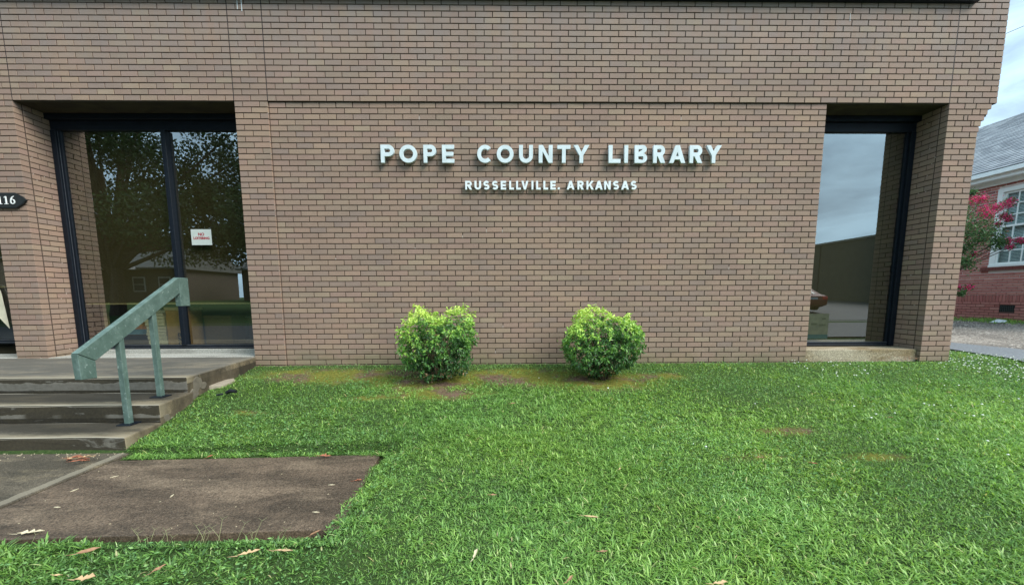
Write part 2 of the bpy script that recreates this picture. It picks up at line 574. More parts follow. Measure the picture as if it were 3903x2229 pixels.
# ------------------------------------------------------------------ ground
def terrain(x, y):
    x, y = np.asarray(x, float), np.asarray(y, float)
    prof = np.interp(y, [-60, -38, -20, -14, -7, -4, 0, 1, 6, 60], [-2.7, -2.75, -3.38, -3.80, -3.86, -3.74, -3.262, -3.24, -3.2, -3.1])
    side = np.interp(x, [9, 15, 40], [0, 1, 1]) * np.interp(y, [-6, 0, 4], [0, .12, .17])
    bumps = (vnoise(x, y, .9, 1) - .5) * .035 + (vnoise(x, y, 3.1, 2) - .5) * .02
    lim = np.clip(-(y + .05) * 4, 0, 1)
    z = prof + side + bumps * lim * np.clip((y + 5.5), 0, 1)
    # the bank is a little higher against the steps
    z += .07 * np.exp(-((x + .15) / .35) ** 2) * np.clip(1 - abs(y + 1.1) / 1.0, 0, 1)
    # level under the walk
    w = np.clip((2.0 - x) / .12, 0, 1) * np.clip((y + 3.42) / .10, 0, 1) * np.clip((-2.16 - y) / .10, 0, 1)
    z = z * (1 - w) + (-3.61) * w
    # the turf has grown up level with the slab edges
    ddx = np.maximum(x - 1.86, 0)
    ddy = np.maximum(np.maximum(-3.30 - y, y + 2.27), 0)
    dd = np.sqrt(ddx ** 2 + ddy ** 2)
    e_ = np.exp(-(dd / .28) ** 2) * (dd > 0) * (x > -.3)
    z = np.where(z < -3.575, z * (1 - e_) + (-3.575) * e_, z)
    return z


def bare(x, y):
    """0..1 how bare the lawn is, from the photo: under the bushes, along the wall, the worn patches"""
    b = np.zeros_like(x)
    for cx_, cy_, rx, ry, s in ((1.97, -.72, .55, .28, 1.15), (3.93, -.70, .55, .28, 1.15), (.75, -.42, .95, .26, .95), (2.95, -.50, .75, .30, .92), (2.1, -1.05, .45, .16, .95), (1.4, -1.15, .25, .08, .7), (.2, -.45, .30, .18, .8), (4.6, -.55, .3, .15, .9),
                                (5.15, -2.02, .26, .07, .62), (4.62, -2.42, .22, .07, .5), (5.5, -2.45, .24, .06, .5), (.35, -1.5, .15, .06, .7)):
        b = np.maximum(b, s * np.exp(-(((x - cx_) / rx) ** 2 + ((y - cy_) / ry) ** 2)))
    return np.clip(b * (.45 + 1.1 * vnoise(x, y, 9, 12)), 0, 1)

def grid_sheet(name, xs, ys, zf, mat, dz=0):
    X, Y = np.meshgrid(xs, ys)
    Z = zf(X, Y) + dz
    V = np.stack([X, Y, Z], -1).reshape(-1, 3)
    nx, ny = len(xs), len(ys)
    i = np.arange(nx - 1)[None, :] + np.arange(ny - 1)[:, None] * nx
    q = np.stack([i, i + 1, i + 1 + nx, i + nx], -1).reshape(-1, 4)
    return link(name, np_mesh(name, V, q, rnd=bare(X, Y).ravel(), mat=mat, smooth=True))


xs = np.concatenate([np.linspace(-160, -8, 30)[:-1], np.linspace(-8, -1, 15)[:-1], np.linspace(-1, 10.5, 190)[:-1], np.linspace(10.5, 20, 20)[:-1], np.linspace(20, 160, 28)])
ys = np.concatenate([np.linspace(-160, -8, 40)[:-1], np.linspace(-8, -4.2, 12)[:-1], np.linspace(-4.2, .1, 90)[:-1], np.linspace(.1, 20, 24)[:-1], np.linspace(20, 160, 20)])
tag(grid_sheet('lawn_ground', xs, ys, terrain, M['soil']), 'grass-covered sloping ground in front of the library', kind='structure')
tag(grid_sheet('street', np.linspace(-80, 80, 33), np.linspace(-14.5, -7.5, 15), terrain, M['road'], .05), kind='structure')
tag(grid_sheet('parking_lot', np.linspace(12, 33.5, 44), np.linspace(-42, -14.7, 50), terrain, M['road'], .05), kind='structure')

# gravel drive beside the library, an asphalt strip along its edge
ex = lambda y: 9.62 + .06 * np.sin(y * 1.7)
def strip(name, x0f, x1f, y0, y1, mat, dz, nx=24, ny=60):
    ys_ = np.linspace(y0, y1, ny)
    t = np.linspace(0, 1, nx)
    X = np.stack([x0f(y) + (x1f(y) - x0f(y)) * t for y in ys_])
    Y = np.repeat(ys_[:, None], nx, 1)
    Z = terrain(X, Y) + dz + (vnoise(X, Y, 5, 4) - .5) * .012
    i = np.arange(nx - 1)[None, :] + np.arange(ny - 1)[:, None] * nx
    q = np.stack([i, i + 1, i + 1 + nx, i + nx], -1).reshape(-1, 4)
    return link(name, np_mesh(name, np.stack([X, Y, Z], -1).reshape(-1, 3), q, mat=mat, smooth=True))
tag(strip('asphalt_strip', ex, lambda y: ex(y) + .85 + .08 * np.sin(y * 3.1), -7, 16, M['asphalt'], .022), kind='structure')
tag(strip('gravel_drive', lambda y: ex(y) + .70, lambda y: 14.95 + 0 * y, -7, 16, M['gravel'], .010, 60, 140), kind='structure')
n = 5000
px_, py_ = RNG.uniform(10.4, 14.6, n), RNG.uniform(0, 9, n)
pz_ = terrain(px_, py_) + .012
s_ = RNG.uniform(.008, .024, n)
oct_ = np.array([(1, 0, 0), (0, 1, 0), (-1, 0, 0), (0, -1, 0), (0, 0, .7), (0, 0, -.7)])
V = (oct_[None] * s_[:, None, None] * RNG.uniform(.7, 1.3, (n, 6, 1)) + np.stack([px_, py_, pz_], -1)[:, None]).reshape(-1, 3)
tf = np.array([(0, 1, 4), (1, 2, 4), (2, 3, 4), (3, 0, 4), (1, 0, 5), (2, 1, 5), (3, 2, 5), (0, 3, 5)])
tag(link('loose_gravel', np_mesh('loose_gravel', V, None, (tf[None] + np.arange(n)[:, None, None] * 6).reshape(-1, 3), mat=M['pebble'])), 'pale loose gravel on the drive by the neighbouring house', 'gravel', kind='stuff')

# walk: two concrete slabs meeting at a seam
WZ = -3.563
mb = MB()
mb.prism([(-.135, -3.33), (1.90, -3.26), (1.81, -2.262), (.9, -2.30), (-.135, -2.33)], 'z', WZ - .12, WZ)
o = mb.build('side_walk_slab', M['walk'], None, .006)
tag(o, 'wet brown concrete walk slab in the grass', kind='structure')
mb = MB()
mb.prism([(-3.2, -7.4), (-.15, -7.4), (-.15, -2.16), (-3.2, -2.16)], 'z', WZ - .12, WZ + .004)
tag(mb.build('main_walk_slab', M['walk2'], None, .006), 'grey stained concrete walk at the foot of the steps', kind='structure')

# ------------------------------------------------------------------ library building
lib = empty('library_building', (2.7, 6.0, -3.25), 'long brown brick library with recessed dark windows and white wall letters', 'building')
CH = .2032 / 3           # course height
BL = .2032               # brick module
JT = .0102
H = CH - JT
XA, XB, XC, XD, XE = -3.1500, -.5080, -.1016, 8.3312, 8.9408   # control joints and corner
XL = -3.5564             # left pier, left side
XW = 6.8072              # right window, left side
REC = .020               # panel recess
RD = .42                 # window reveal depth
TOPC = 20                # courses above the soffit
core = MB()
g = .0070                # raked joint depth
# upper band
core.box(-9.0, XE - g, g, .30, 0.001, 1.36)
core.box(-9.0, XE - g, .30, 12, .012, 1.90)
# panel
core.box(XC - .05, XW - g, REC + g, .30, -3.6, .001)
core.box(XC - .05, XW - g, .30, RD + .2, -3.6, .011)
# pilaster
core.box(XB + g, XC - g, g, RD + .2, -3.6, .001)
# right pier
core.box(XD + g, XE - BL - g, g, RD + .2, -3.6, .001)
core.box(XE - BL - g, XE - BL - g + .10, g + .004, RD + .19, -.15, -.001)
core.box(XE - BL - g + .002, XE - g - .012, RD + .2, 12, -3.6, .011)
# left pier and the wall beyond the door
core.box(XL + g, XA - g, g, RD + .2, -3.6, .001)
core.box(-9.0, -5.8, g, RD + .2, -3.6, .001)
wall = core.build('brick_wall', M['mortar'], lib)

BR = []   # x, y, z(centre of face), orientation, length, height
def put(x0, x1, row, plane=0.0, ori='F', y0=None):
    """x0..x1 module extents along the wall run; joint taken off half each side"""
    BR.append((x0 + JT / 2, x1 - JT / 2, row, plane, ori))

def run(a, b, row, first_half, plane=0.0, ori='F', unit=BL):
    x = a
    if first_half:
        put(x, min(x + unit / 2, b), row, plane, ori)
        x += unit / 2
    while x < b - .02:
        e = min(x + unit, b)
        if b - e < .03:
            e = b
        put(x, e, row, plane, ori)
        x = e

for r in range(0, TOPC):
    ev = r % 2 == 0
    run(XA - 13 * BL, XA, r, ev)
    run(XA, XB, r, ev)
    run(XB, XC, r, not ev)
    run(XC, XD, r, ev)
    run(XD, XE, r, ev)
corb = {-1: [.0, 1, 1.70, 2.70], -2: [0, .5, 1.5, 2.0, 2.50], -3: [0, 1, 1.26, 2.33], -4: [0, .5, 1.5, 1.70, 2.16], -5: [0, 1, 2.07]}
for r in range(-50, 0):
    ev = r % 2 == 0           # even rows start with a half brick
    run(XB, XC, r, not ev if False else (r % 2 == -1 % 2))
    run(XC, XW, r, ev, REC)
    if r in corb:
        c_ = corb[r]
        for a, b in zip(c_[:-1], c_[1:]):
            put(XD + a * BL, XD + b * BL, r)
    else:
        run(XD, XD + 2 * BL, r, ev)
    run(XL, XA, r, not ev)
    run(XA - 13 * BL, -5.8, r, ev)
# parity of the pilaster: full-full on odd rows is what the photo shows below the soffit -> fixed in run() call above
# reveals: run along Y. 'L' faces +X (left pier), 'R' faces -X (right pier); also hidden ones reflected in the glass
for r in range(-50, 0):
    ev = r % 2 == 0
    run(.098, RD, r, not ev, XA, 'PX', BL)
    run(.098, RD, r, not ev, XD, 'MX', BL)
    run(.098, RD, r, ev, XB, 'MX', BL)
    run(.098, RD, r, ev, XW, 'PX', BL)
    run(.098, RD, r, ev, XL, 'MX', BL)
for r in range(-50, TOPC):     # side wall of the corner pier, towards the drive
    ev = r % 2 == 0
    run(.098, 2.1, r, ev, XE if r >= 0 else XD + max(corb.get(r, [2.0])) * BL if r >= -5 else XE - BL, 'PX', BL)


def brick_geo(L, Hh, D, rg):
    """front at y=0 facing -Y, x 0..L, z 0..Hh, chamfered worn arrises"""
    c = .0016
    j = lambda s=.0010: rg.uniform(-s, s)
    pr = rg.uniform(-.0010, .0008)
    outer = [(0, c + .0008, 0), (L, c + .0008, 0), (L, c + .0008, Hh), (0, c + .0008, Hh)]
    inner = [(c + j(), pr + j(.0005), c + j()), (L - c + j(), pr + j(.0005), c + j()), (L - c + j(), pr + j(.0005), Hh - c + j()), (c + j(), pr + j(.0005), Hh - c + j())]
    tilt = rg.uniform(-.0012, .0012)
    outer = [(x, y, z + (tilt if x > 0 else 0)) for x, y, z in outer]
    back = [(0, D, 0), (L, D, 0), (L, D, Hh), (0, D, Hh)]
    v = inner + outer + back
    f = [(0, 1, 2, 3)] + [((i), (i + 4), ((i + 1) % 4) + 4, (i + 1) % 4) for i in range(4)] + [(i + 4, i + 8, (i + 1) % 4 + 8, (i + 1) % 4 + 4) for i in range(4)]
    return np.array(v), np.array(f)


rg = random.Random(3)
# templates shared by the individual bricks, per length class
tmpl = {}
def template(L):
    key = round(L, 3)
    if key not in tmpl:
        tmpl[key] = [brick_geo(L, H, .09, rg) for _ in range(7)]
    return key, rg.randrange(7)

items = []
for (a, b, row, plane, ori) in BR:
    z = row * CH + JT / 2
    if z < -3.42 or z > 1.30:
        continue
    L = b - a
    if L < .02:
        continue
    if ori == 'F':
        loc, rz = (a, plane, z), 0
        ctr = ((a + b) / 2, plane, z + H / 2)
        cosf = 1
    elif ori == 'PX':    # faces +X : local x -> +Y, local -y -> +X
        loc, rz = (plane, a, z), math.pi / 2
        ctr = (plane, (a + b) / 2, z + H / 2)
    else:                # faces -X : local x -> -Y
        loc, rz = (plane, b, z), -math.pi / 2
        ctr = (plane, (a + b) / 2, z + H / 2)
    sx_, sy_, k = pj(*ctr)
    vis = -20 < sx_ < PW + 20 and 12 < sy_ < PH and z > -3.27
    area = 0
    if vis:
        e0 = pj(loc[0], loc[1], loc[2])
        ex_ = (b, plane, z) if ori == 'F' else ((plane, b, z) if ori == 'PX' else (plane, a, z))
        e1 = pj(*ex_)
        e2 = pj(loc[0], loc[1], loc[2] + H)
        area = abs((e1[0] - e0[0]) * (e2[1] - e0[1]) - (e1[1] - e0[1]) * (e2[0] - e0[0]))
        if ori != 'F' and not ((ori == 'PX' and plane == XA) or (ori == 'MX' and plane == XD)):
            area = 0
    items.append((area, loc, rz, L))
items.sort(key=lambda t: -t[0])
cache = {}
Vs, Fs, Rs, off = [], [], [], 0
wb = Vector(lib.location)
for n_, (area, loc, rz, L) in enumerate(items):
    key, vi = template(L)
    v, f = tmpl[key][vi]
    if n_ < 300:
        if (key, vi) not in cache:
            me = bpy.data.meshes.new('brick')
            me.from_pydata([tuple(p) for p in v], [], [tuple(int(i) for i in q) for q in f])
            me.materials.append(M['brick'])
            cache[(key, vi)] = me
        o = bpy.data.objects.new('brick', cache[(key, vi)])
        COL.objects.link(o)
        o.parent = wall
        o.location = Vector(loc) - wb
        o.rotation_euler = (0, 0, rz)
    else:
        c_, s_ = math.cos(rz), math.sin(rz)
        w = np.stack([v[:, 0] * c_ - v[:, 1] * s_ + loc[0], v[:, 0] * s_ + v[:, 1] * c_ + loc[1], v[:, 2] + loc[2]], -1) - np.array(wb)
        w[:, 2] += rg.uniform(-.0008, .0008)
        Vs.append(w)
        Fs.append(f + off)
        Rs.append(np.full(len(v), rg.random()))
        off += len(v)
o = link('brickwork', np_mesh('brickwork', np.concatenate(Vs), np.concatenate(Fs), None, np.concatenate(Rs), M['brick']), None, wall)
tag(o, kind='stuff')

# pale mortar smears left in a few perpends, and sealant in the control joints
mb = MB()
for _ in range(60):
    if rg.random() < .8:
        r = rg.randrange(-46, -1)
        side = rg.choice(['A', 'P', 'D', 'P'])
        if side == 'P':
            mb.box(XC - .012, XC + .001, -.0005, .006, r * CH - .004, r * CH + .003)
        elif side == 'A':
            y = rg.uniform(.1, .35)
            mb.box(XA - .004, XA + .0005, y, y + .008, r * CH - .012, r * CH + .003)
        else:
            y = rg.uniform(.08, .3)
            mb.box(XD - .0005, XD + .004, y, y + .014, r * CH - .006, r * CH + .003)
    else:
        x = XC + rg.randrange(1, 33) * BL
        r = rg.randrange(-46, -2)
        x += 0 if r % 2 else BL / 2
        mb.box(x - .0055, x + .0055, REC - .0005, REC + .006, r * CH + .004, r * CH + rg.uniform(.02, .055))
tag(mb.build('mortar_smears', M['mortar_blob'], wall), kind='stuff')
for x in (XA, XB, XC, XD):
    MB().box(x - .0058, x + .0058, .0015, .02, .004, 1.30).build('control_joint', M['joint'], wall)
# bare white drips running down the top courses
for x, z0, z1, w in ((-.375, 1.02, 1.30, .006), (-.325, 1.0, 1.30, .008), (6.98, .93, 1.02, .003), (-1.02, 1.10, 1.30, .003)):
    MB().box(x - w / 2, x + w / 2, -.0045, -.0022, z0, z1).build('paint_drip', M['white'], wall)
# metal fascia above
fl = MB().box(-9.0, 8.50, -.075, .009, 1.150, 1.46).build('fascia', M['flash'], lib, .006)
MB().box(-9.0, 8.50, -.060, -.002, 1.136, 1.1495).build('drip_edge', M['black_metal'], fl)
MB().box(8.502, XE, .006, .30, 1.361, 1.9).build('parapet', M['mortar'], lib)
# back and side shell so that the building is a solid seen from elsewhere
MB().box(-9.0, -8.8, .7, 12, -3.6, .01).build('end_wall', M['mortar'], lib)
MB().box(-9.0, XE - .03, 12.0, 12.2, -3.6, 1.9).build('rear_wall', M['mortar'], lib)

# soffits over the recesses
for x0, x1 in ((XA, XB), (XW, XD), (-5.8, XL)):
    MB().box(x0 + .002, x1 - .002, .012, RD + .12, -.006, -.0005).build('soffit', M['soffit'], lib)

# windows: black metal frames, tinted panes, roller shades
def window(x0, x1, mull, zb, zhem, nm='window', yf=.40, shade=True, label=None):
    w = MB()
    w.box(x0 + .002, x1 - .002, yf - .08, yf + .06, -.075, -.008)       # header
    w.box(x0 + .002, x1 - .002, yf - .02, yf + .05, -.19, -.075)
    w.box(x0 + .002, x0 + .07, yf - .03, yf + .06, zb + .001, -.19)
    w.box(x0 + .0705, x0 + .11, yf + .000, yf + .05, zb + .001, -.191)
    w.box(x1 - .07, x1 - .002, yf - .03, yf + .06, zb + .001, -.19)
    w.box(x1 - .10, x1 - .0705, yf + .000, yf + .05, zb + .001, -.191)
    w.box(x0 + .1105, x1 - .1005, yf - .02, yf + .05, zb, zb + .055)
    fr = w.build(nm, M['black_metal'], lib, .003, 1)
    if label: fr['label'] = label
    e = MB()
    e.box(x0 + .11, x1 - .10, yf - .0235, yf - .0205, zb + .052, zb + .058)
    e.box(x0 + .11, x1 - .10, yf - .0235, yf - .0205, zb + .018, zb + .023)
    e.box(x0 + .072, x0 + .078, yf - .004, yf - .001, zb + .01, -.2)
    e.build('frame_trim', M['frame_edge'], fr)
    edges = [x0 + .11] + ([mull - .03, mull + .03] if mull else []) + [x1 - .10]
    for i in range(0, len(edges), 2):
        MB().box(edges[i] + .0005, edges[i + 1] - .0005, yf + .018, yf + .024, zb + .0555, -.1905).build('glass_pane', M['glass'], fr)
    if mull:
        MB().box(mull - .0295, mull + .0295, yf - .05, yf + .05, zb + .056, -.1912).build('mullion', M['black_metal'], fr, .004, 1)
    MB().box(x0 + .06, x1 - .05, yf + .075, yf + .079, zhem, -.05).build('roller_shade', M['blind'], fr)
    MB().box(x0 + .06, x1 - .05, yf + .070, yf + .084, zhem - .018, zhem - .0005).build('hem_bar', M['blind_bar'], fr)
    return fr

LZ = -3.137   # landing level
window(XA, XB, -1.685, -3.075, -2.44, label='two-pane dark window beside the steps with its shade drawn')
window(XW, XD, None, -3.090, -3.02, yf=.405, label='tall single-pane dark window by the corner pier')
window(-5.8, XL, None, -2.99, -2.20, label='dark glazed door at the left edge')
# dark rooms behind
dim_mat = simple('dim_interior', (.06, .055, .04), .9, .2, 2)
for x0, x1 in ((-5.8, XB), (XW, XD)):
    rm = MB()
    rm.box(x0, x1, 3.2, 3.3, -3.2, 0)
    rm.box(x0, x1, .63, 3.2, -3.26, -3.16)
    rm.box(x0, x1, .63, 3.2, .012, .02)
    rm.box(x0 - .1, x0, .63, 3.2, -3.2, 0)
    rm.box(x1, x1 + .1, .63, 3.2, -3.2, 0)
    rm.build('room_lining', dim_mat, lib)
# window sill slab and the lower wall under the left window
MB().box(XW + .001, XD - .002, .045, RD + .05, -3.45, -3.098).build('concrete_sill', M['sill'], lib, .008)
MB().box(XA + .001, XB - .001, .35, .60, -3.25, -3.0755).build('window_kerb', M['landing_pale'], lib, .004, 1)

# ------------------------------------------------------------------ steps
steps = empty('concrete_steps', (-2.0, -1.2, -3.6), 'worn concrete entrance steps with black stained risers', 'steps')
def slab(name, poly, z0, z1, mat, bev=.012):
    m_ = MB()
    m_.prism(poly, 'z', z0, z1)
    o = m_.build(name, mat, steps, bev, 2)
    # chipped, uneven arrises
    me = o.data
    bm = bmesh.new()
    bm.from_mesh(me)
    lg = [e for e in bm.edges if e.calc_length() > .25]
    for _ in range(5):
        bmesh.ops.subdivide_edges(bm, edges=[e for e in bm.edges if e.calc_length() > .12], cuts=1)
    for v in bm.verts:
        nz = (vnoise(v.co.x, v.co.y + v.co.z * 3, 7, 5) - .5) * .008
        v.co.z += float(nz) * .5
        v.co.y += float(nz)
    bm.to_mesh(me)
    bm.free()
    return o
ld = slab('landing', [(-7, -.002), (-7, -1.30), (-.353, -1.325), (-.492, -.002)], -3.56, LZ, M['step'])
MB().prism([(-5.9, .0), (-.508, .0), (-.508, .4), (-5.9, .4)], 'z', -3.4, LZ + .003).build('threshold_slab', M['landing_pale'], steps, .004, 1)
slab('step', [(-7, -1.331), (-7, -1.775), (-.236, -1.795), (-.300, -1.331)], -3.58, -3.286, M['step'])
slab('step', [(-7, -1.801), (-7, -2.16), (-.190, -2.18), (-.225, -1.801)], -3.60, -3.440, M['step'])
# broken grey patching on the side of the steps
patch_mat = simple('grey_mortar_patch', (.13, .115, .09), .9, .25, 14, .2, 0, .5)
pr_ = random.Random(5)
for (x, y, z, s) in ((-.375, -1.20, -3.25, .10), (-.366, -1.27, -3.33, .08), (-.385, -1.10, -3.27, .06), (-.255, -1.72, -3.42, .05), (-.258, -1.66, -3.47, .04)):
    k = 9
    ring = [(y + s * pr_.uniform(.6, 1.1) * math.cos(a * 2 * math.pi / k), z + s * pr_.uniform(.5, 1.0) * math.sin(a * 2 * math.pi / k)) for a in range(k)]
    MB().prism(ring, 'x', x - .04, x + .012 + pr_.uniform(0, .004)).build('mortar_patch', patch_mat, steps, .004, 1)


# ------------------------------------------------------------------ handrail
hr = empty('handrail', (-.455, -1.67, -3.44), 'weathered green metal handrail on two posts over the concrete steps', 'handrail')
x0, x1 = -.490, -.437
top = [(-2.208, -2.778), (-1.195, -2.170)]
a0, a1 = top
th = .150
MB().prism([(a0[0], a0[1]), (a1[0], a1[1]), (a1[0], a1[1] - th), (a0[0] + .13, a0[1] + .13 * .600 - th)], 'x', x0, x1).build('rail', M['rail'], hr, .003, 1)
MB().prism([(a0[0] - .001, a0[1] - .003), (a0[0] + .127, a0[1] + .13 * .600 - th - .002), (a0[0] + .125, -2.986), (a0[0] + .005, -2.978)], 'x', x0 + .001, x1 - .001).build('end_drop', M['rail'], hr, .003, 1)
MB().prism([(a1[0] + .001, -2.168), (a1[0] + .118, -2.168), (a1[0] + .118, -2.448), (a1[0] + .001, -2.448)], 'x', x0 - .001, x1 + .001).build('end_drop', M['rail'], hr, .003, 1)
for py, bz, tz in ((-1.845, -3.44, -2.70), (-1.505, -3.286, -2.50)):
    MB().box(-.486, -.441, py - .022, py + .022, bz + .008, tz).build('post', M['rail'], hr, .003, 1)
    MB().box(-.525, -.405, py - .055, py + .055, bz - .003, bz + .009).build('base_plate', M['black_metal'], hr, .002, 1)

# ------------------------------------------------------------------ letters
def arc(cx, cy, rx, ry, a0, a1, n=12):
    return [(cx + rx * math.cos(R(a0 + (a1 - a0) * i / n)), cy + ry * math.sin(R(a0 + (a1 - a0) * i / n))) for i in range(n + 1)]

def sweep(path, s):
    L_, R_ = [], []
    for i, p in enumerate(path):
        a = path[max(i - 1, 0)]
        b = path[min(i + 1, len(path) - 1)]
        dx, dy = b[0] - a[0], b[1] - a[1]
        l = math.hypot(dx, dy)
        nx, ny = -dy / l * s / 2, dx / l * s / 2
        L_.append((p[0] + nx, p[1] + ny))
        R_.append((p[0] - nx, p[1] - ny))
    return L_ + R_[::-1]

def glyph(ch, w, h, s):
    if ch == 'I': return [[(0, 0), (w, 0), (w, h), (0, h)]]
    if ch == 'L': return [[(0, 0), (w, 0), (w, s), (s, s), (s, h), (0, h)]]
    if ch == 'T': return [[(w / 2 - s / 2, 0), (w / 2 + s / 2, 0), (w / 2 + s / 2, h - s), (w, h - s), (w, h), (0, h), (0, h - s), (w / 2 - s / 2, h - s)]]
    if ch == 'E':
        m = h / 2
        return [[(0, 0), (w, 0), (w, s), (s, s), (s, m - s / 2), (w * .93, m - s / 2), (w * .93, m + s / 2), (s, m + s / 2), (s, h - s), (w, h - s), (w, h), (0, h)]]
    if ch == 'N': return [[(0, 0), (s, 0), (s, .64 * h), (w - 1.05 * s, 0), (w, 0), (w, h), (w - s, h), (w - s, .36 * h), (1.05 * s, h), (0, h)]]
    if ch == 'V': return [[(w / 2 - .55 * s, 0), (w / 2 + .55 * s, 0), (w, h), (w - 1.12 * s, h), (w / 2, .30 * h), (1.12 * s, h), (0, h)]]
    if ch == 'Y': return [[(w / 2 - s / 2, 0), (w / 2 + s / 2, 0), (w / 2 + s / 2, .42 * h), (w, h), (w - 1.2 * s, h), (w / 2, .62 * h), (1.2 * s, h), (0, h), (w / 2 - s / 2, .42 * h)]]
    if ch == 'K': return [[(0, 0), (s, 0), (s, .30 * h), (s + .14 * w, .44 * h), (w - 1.3 * s, 0), (w, 0), (s + .34 * w, .60 * h), (w * .97, h), (w * .97 - 1.35 * s, h), (s, .52 * h), (s, h), (0, h)]]
    if ch == 'A':
        sl = (w / 2 - .55 * s) / h
        il = lambda y: 1.15 * s + sl * y
        y0, y1 = .20 * h, .20 * h + .85 * s
        return [[(0, 0), (1.15 * s, 0), (il(y0), y0), (w - il(y0), y0), (w - 1.15 * s, 0), (w, 0), (w / 2 + .55 * s, h), (w / 2 - .55 * s, h)],
                [(il(y1), y1), (w - il(y1), y1), (w / 2, min(h * .82, (w / 2 - 1.15 * s) / sl))]]
    if ch == 'O': return [arc(w / 2, h / 2, w / 2, h / 2, 0, 360, 36)[:-1], arc(w / 2, h / 2, w / 2 - s, h / 2 - s, 0, 360, 36)[:-1]]
    if ch == 'C': return [arc(w * .56, h / 2, w * .56, h / 2, 46, 314, 28) + arc(w * .56, h / 2, w * .56 - s, h / 2 - s, 314, 46, 28)]
    if ch == 'U':
        r_ = w / 2
        return [[(0, h)] + arc(r_, r_, r_, r_, 180, 360, 18) + [(w, h), (w - s, h)] + arc(r_, r_, r_ - s, r_ - s, 360, 180, 18) + [(s, h)]]
    if ch == 'S':
        ry = (h - s) / 4
        rx = w / 2 - s / 2
        path = arc(w / 2, h - s / 2 - ry, rx, ry, 28, 270, 18) + arc(w / 2, s / 2 + ry, rx, ry, 90, -152, 18)[1:]
        return [sweep(path, s)]
    if ch == 'P':
        y0 = .36 * h
        rr = (h - y0) / 2
        return [[(0, 0), (s, 0), (s, y0)] + arc(w - rr, y0 + rr, rr, rr, -90, 90, 14) + [(0, h)], [(s, y0 + s)] + arc(w - rr, y0 + rr, rr - s, rr - s, -90, 90, 14) + [(s, h - s)]]
    if ch == 'R':
        y0 = .38 * h
        rr = (h - y0) / 2
        return [[(0, 0), (s, 0), (s, y0), (.36 * w, y0), (w - 1.25 * s, 0), (w, 0), (.36 * w + 1.35 * s, y0 + .03 * h)] + arc(w * .96 - rr, y0 + rr, rr, rr, -52, 90, 12) + [(0, h)],
                [(s, y0 + s * .95)] + arc(w * .96 - rr, y0 + rr, rr - s, rr - s * .95, -90, 90, 14) + [(s, h - s)]]
    if ch == 'B':
        r1, r2_ = .275 * h, .225 * h
        return [[(0, 0)] + arc(w - r1, r1, r1, r1, -90, 80, 12) + arc(w * .95 - r2_, h - r2_, r2_, r2_, -75, 90, 12) + [(0, h)],
                [(s, s)] + arc(w - r1, r1, r1 - s, r1 - s * .78, -90, 90, 10) + [(s, 2 * r1 - s * .78)],
                [(s, 2 * r1 + s * .22 + .0)] + arc(w * .95 - r2_, h - r2_, r2_ - s * .9, r2_ - s, -90, 90, 10) + [(s, h - s)]]
    if ch == '.': return [arc(w / 2, w / 2, w / 2, w / 2, 0, 360, 12)[:-1]]
    if ch == '1': return [[(0, 0), (w, 0), (w, .07 * h), (w / 2 + s / 2, .10 * h), (w / 2 + s / 2, h), (w / 2 - s / 2, h), (.02 * w, .86 * h), (.02 * w, .80 * h), (w / 2 - s / 2, .86 * h), (w / 2 - s / 2, .10 * h), (0, .07 * h)]]
    if ch == '6':
        ro = .31 * h
        return [arc(w / 2, ro, w / 2, ro, 20, -180, 20) + [(0, .42 * h), (.12 * w, .66 * h), (.38 * w, .88 * h), (.85 * w, h), (.88 * w, .95 * h), (.58 * w, .82 * h), (.38 * w, .62 * h)] + arc(w / 2, ro, w / 2, ro, 100, 40, 6),
                arc(w / 2, ro, w / 2 - s, ro - s * .6, 0, 360, 18)[:-1]]

def letter(ch, x, z, w, h, s, yfront, depth, parent, mat, name='letter', bev=.0015):
    cu = bpy.data.curves.new('tmp', 'CURVE')
    cu.dimensions = '2D'
    cu.fill_mode = 'BOTH'
    cu.extrude = depth / 2
    cu.bevel_depth = bev
    cu.offset = -bev
    for poly in glyph(ch, w, h, s):
        sp = cu.splines.new('POLY')
        sp.points.add(len(poly) - 1)
        for i, (a, b) in enumerate(poly):
            sp.points[i].co = (a, b, 0, 1)
        sp.use_cyclic_u = True
    t = bpy.data.objects.new('tmp', cu)
    COL.objects.link(t)
    dg = bpy.context.evaluated_depsgraph_get()
    me = bpy.data.meshes.new_from_object(t.evaluated_get(dg))
    me.name = name
    bpy.data.objects.remove(t)
    bpy.data.curves.remove(cu)
    me.transform(Matrix.Rotation(math.pi / 2, 4, 'X'))
    o = link(name, me, mat, parent)
    o.location = Vector((x, yfront + depth / 2, z)) - parent.location
    return o

lm = Mt('letter_enamel', .42, .4)
lm.col(lm.mix(lm.ramp(lm.noise(14, 5, .6, (1, 1, .5)), [(.40, 0), (.75, .6)]), (.60, .675, .695), (.40, .47, .46)))
M['letter'] = lm.m
sg = empty('wall_letters', (3.36, -.02, -.73), 'large pale blue-white raised letters reading POPE COUNTY LIBRARY on the brick wall', 'sign')
SX = .0019044
big = [('P', 168, 254), ('O', 288, 401), ('P', 443, 525), ('E', 563, 641), ('C', 790, 882), ('O', 917, 1026), ('U', 1062, 1152), ('N', 1190, 1280), ('T', 1311, 1396), ('Y', 1416, 1519),
       ('L', 1646, 1724), ('I', 1749, 1773), ('B', 1816, 1898), ('R', 1938, 2018), ('A', 2044, 2150), ('R', 2177, 2262), ('Y', 2285, 2386)]
for ch, a, b in big:
    letter(ch, 1.254 + (a - 168) * SX, -.727, (b - a) * SX, .211, .047, -.042, .038, sg, M['letter'])
sg2 = empty('wall_letters', (3.36, -.02, -1.05), 'small white raised letters reading RUSSELLVILLE. ARKANSAS below the larger name', 'sign')
SX = .0019257
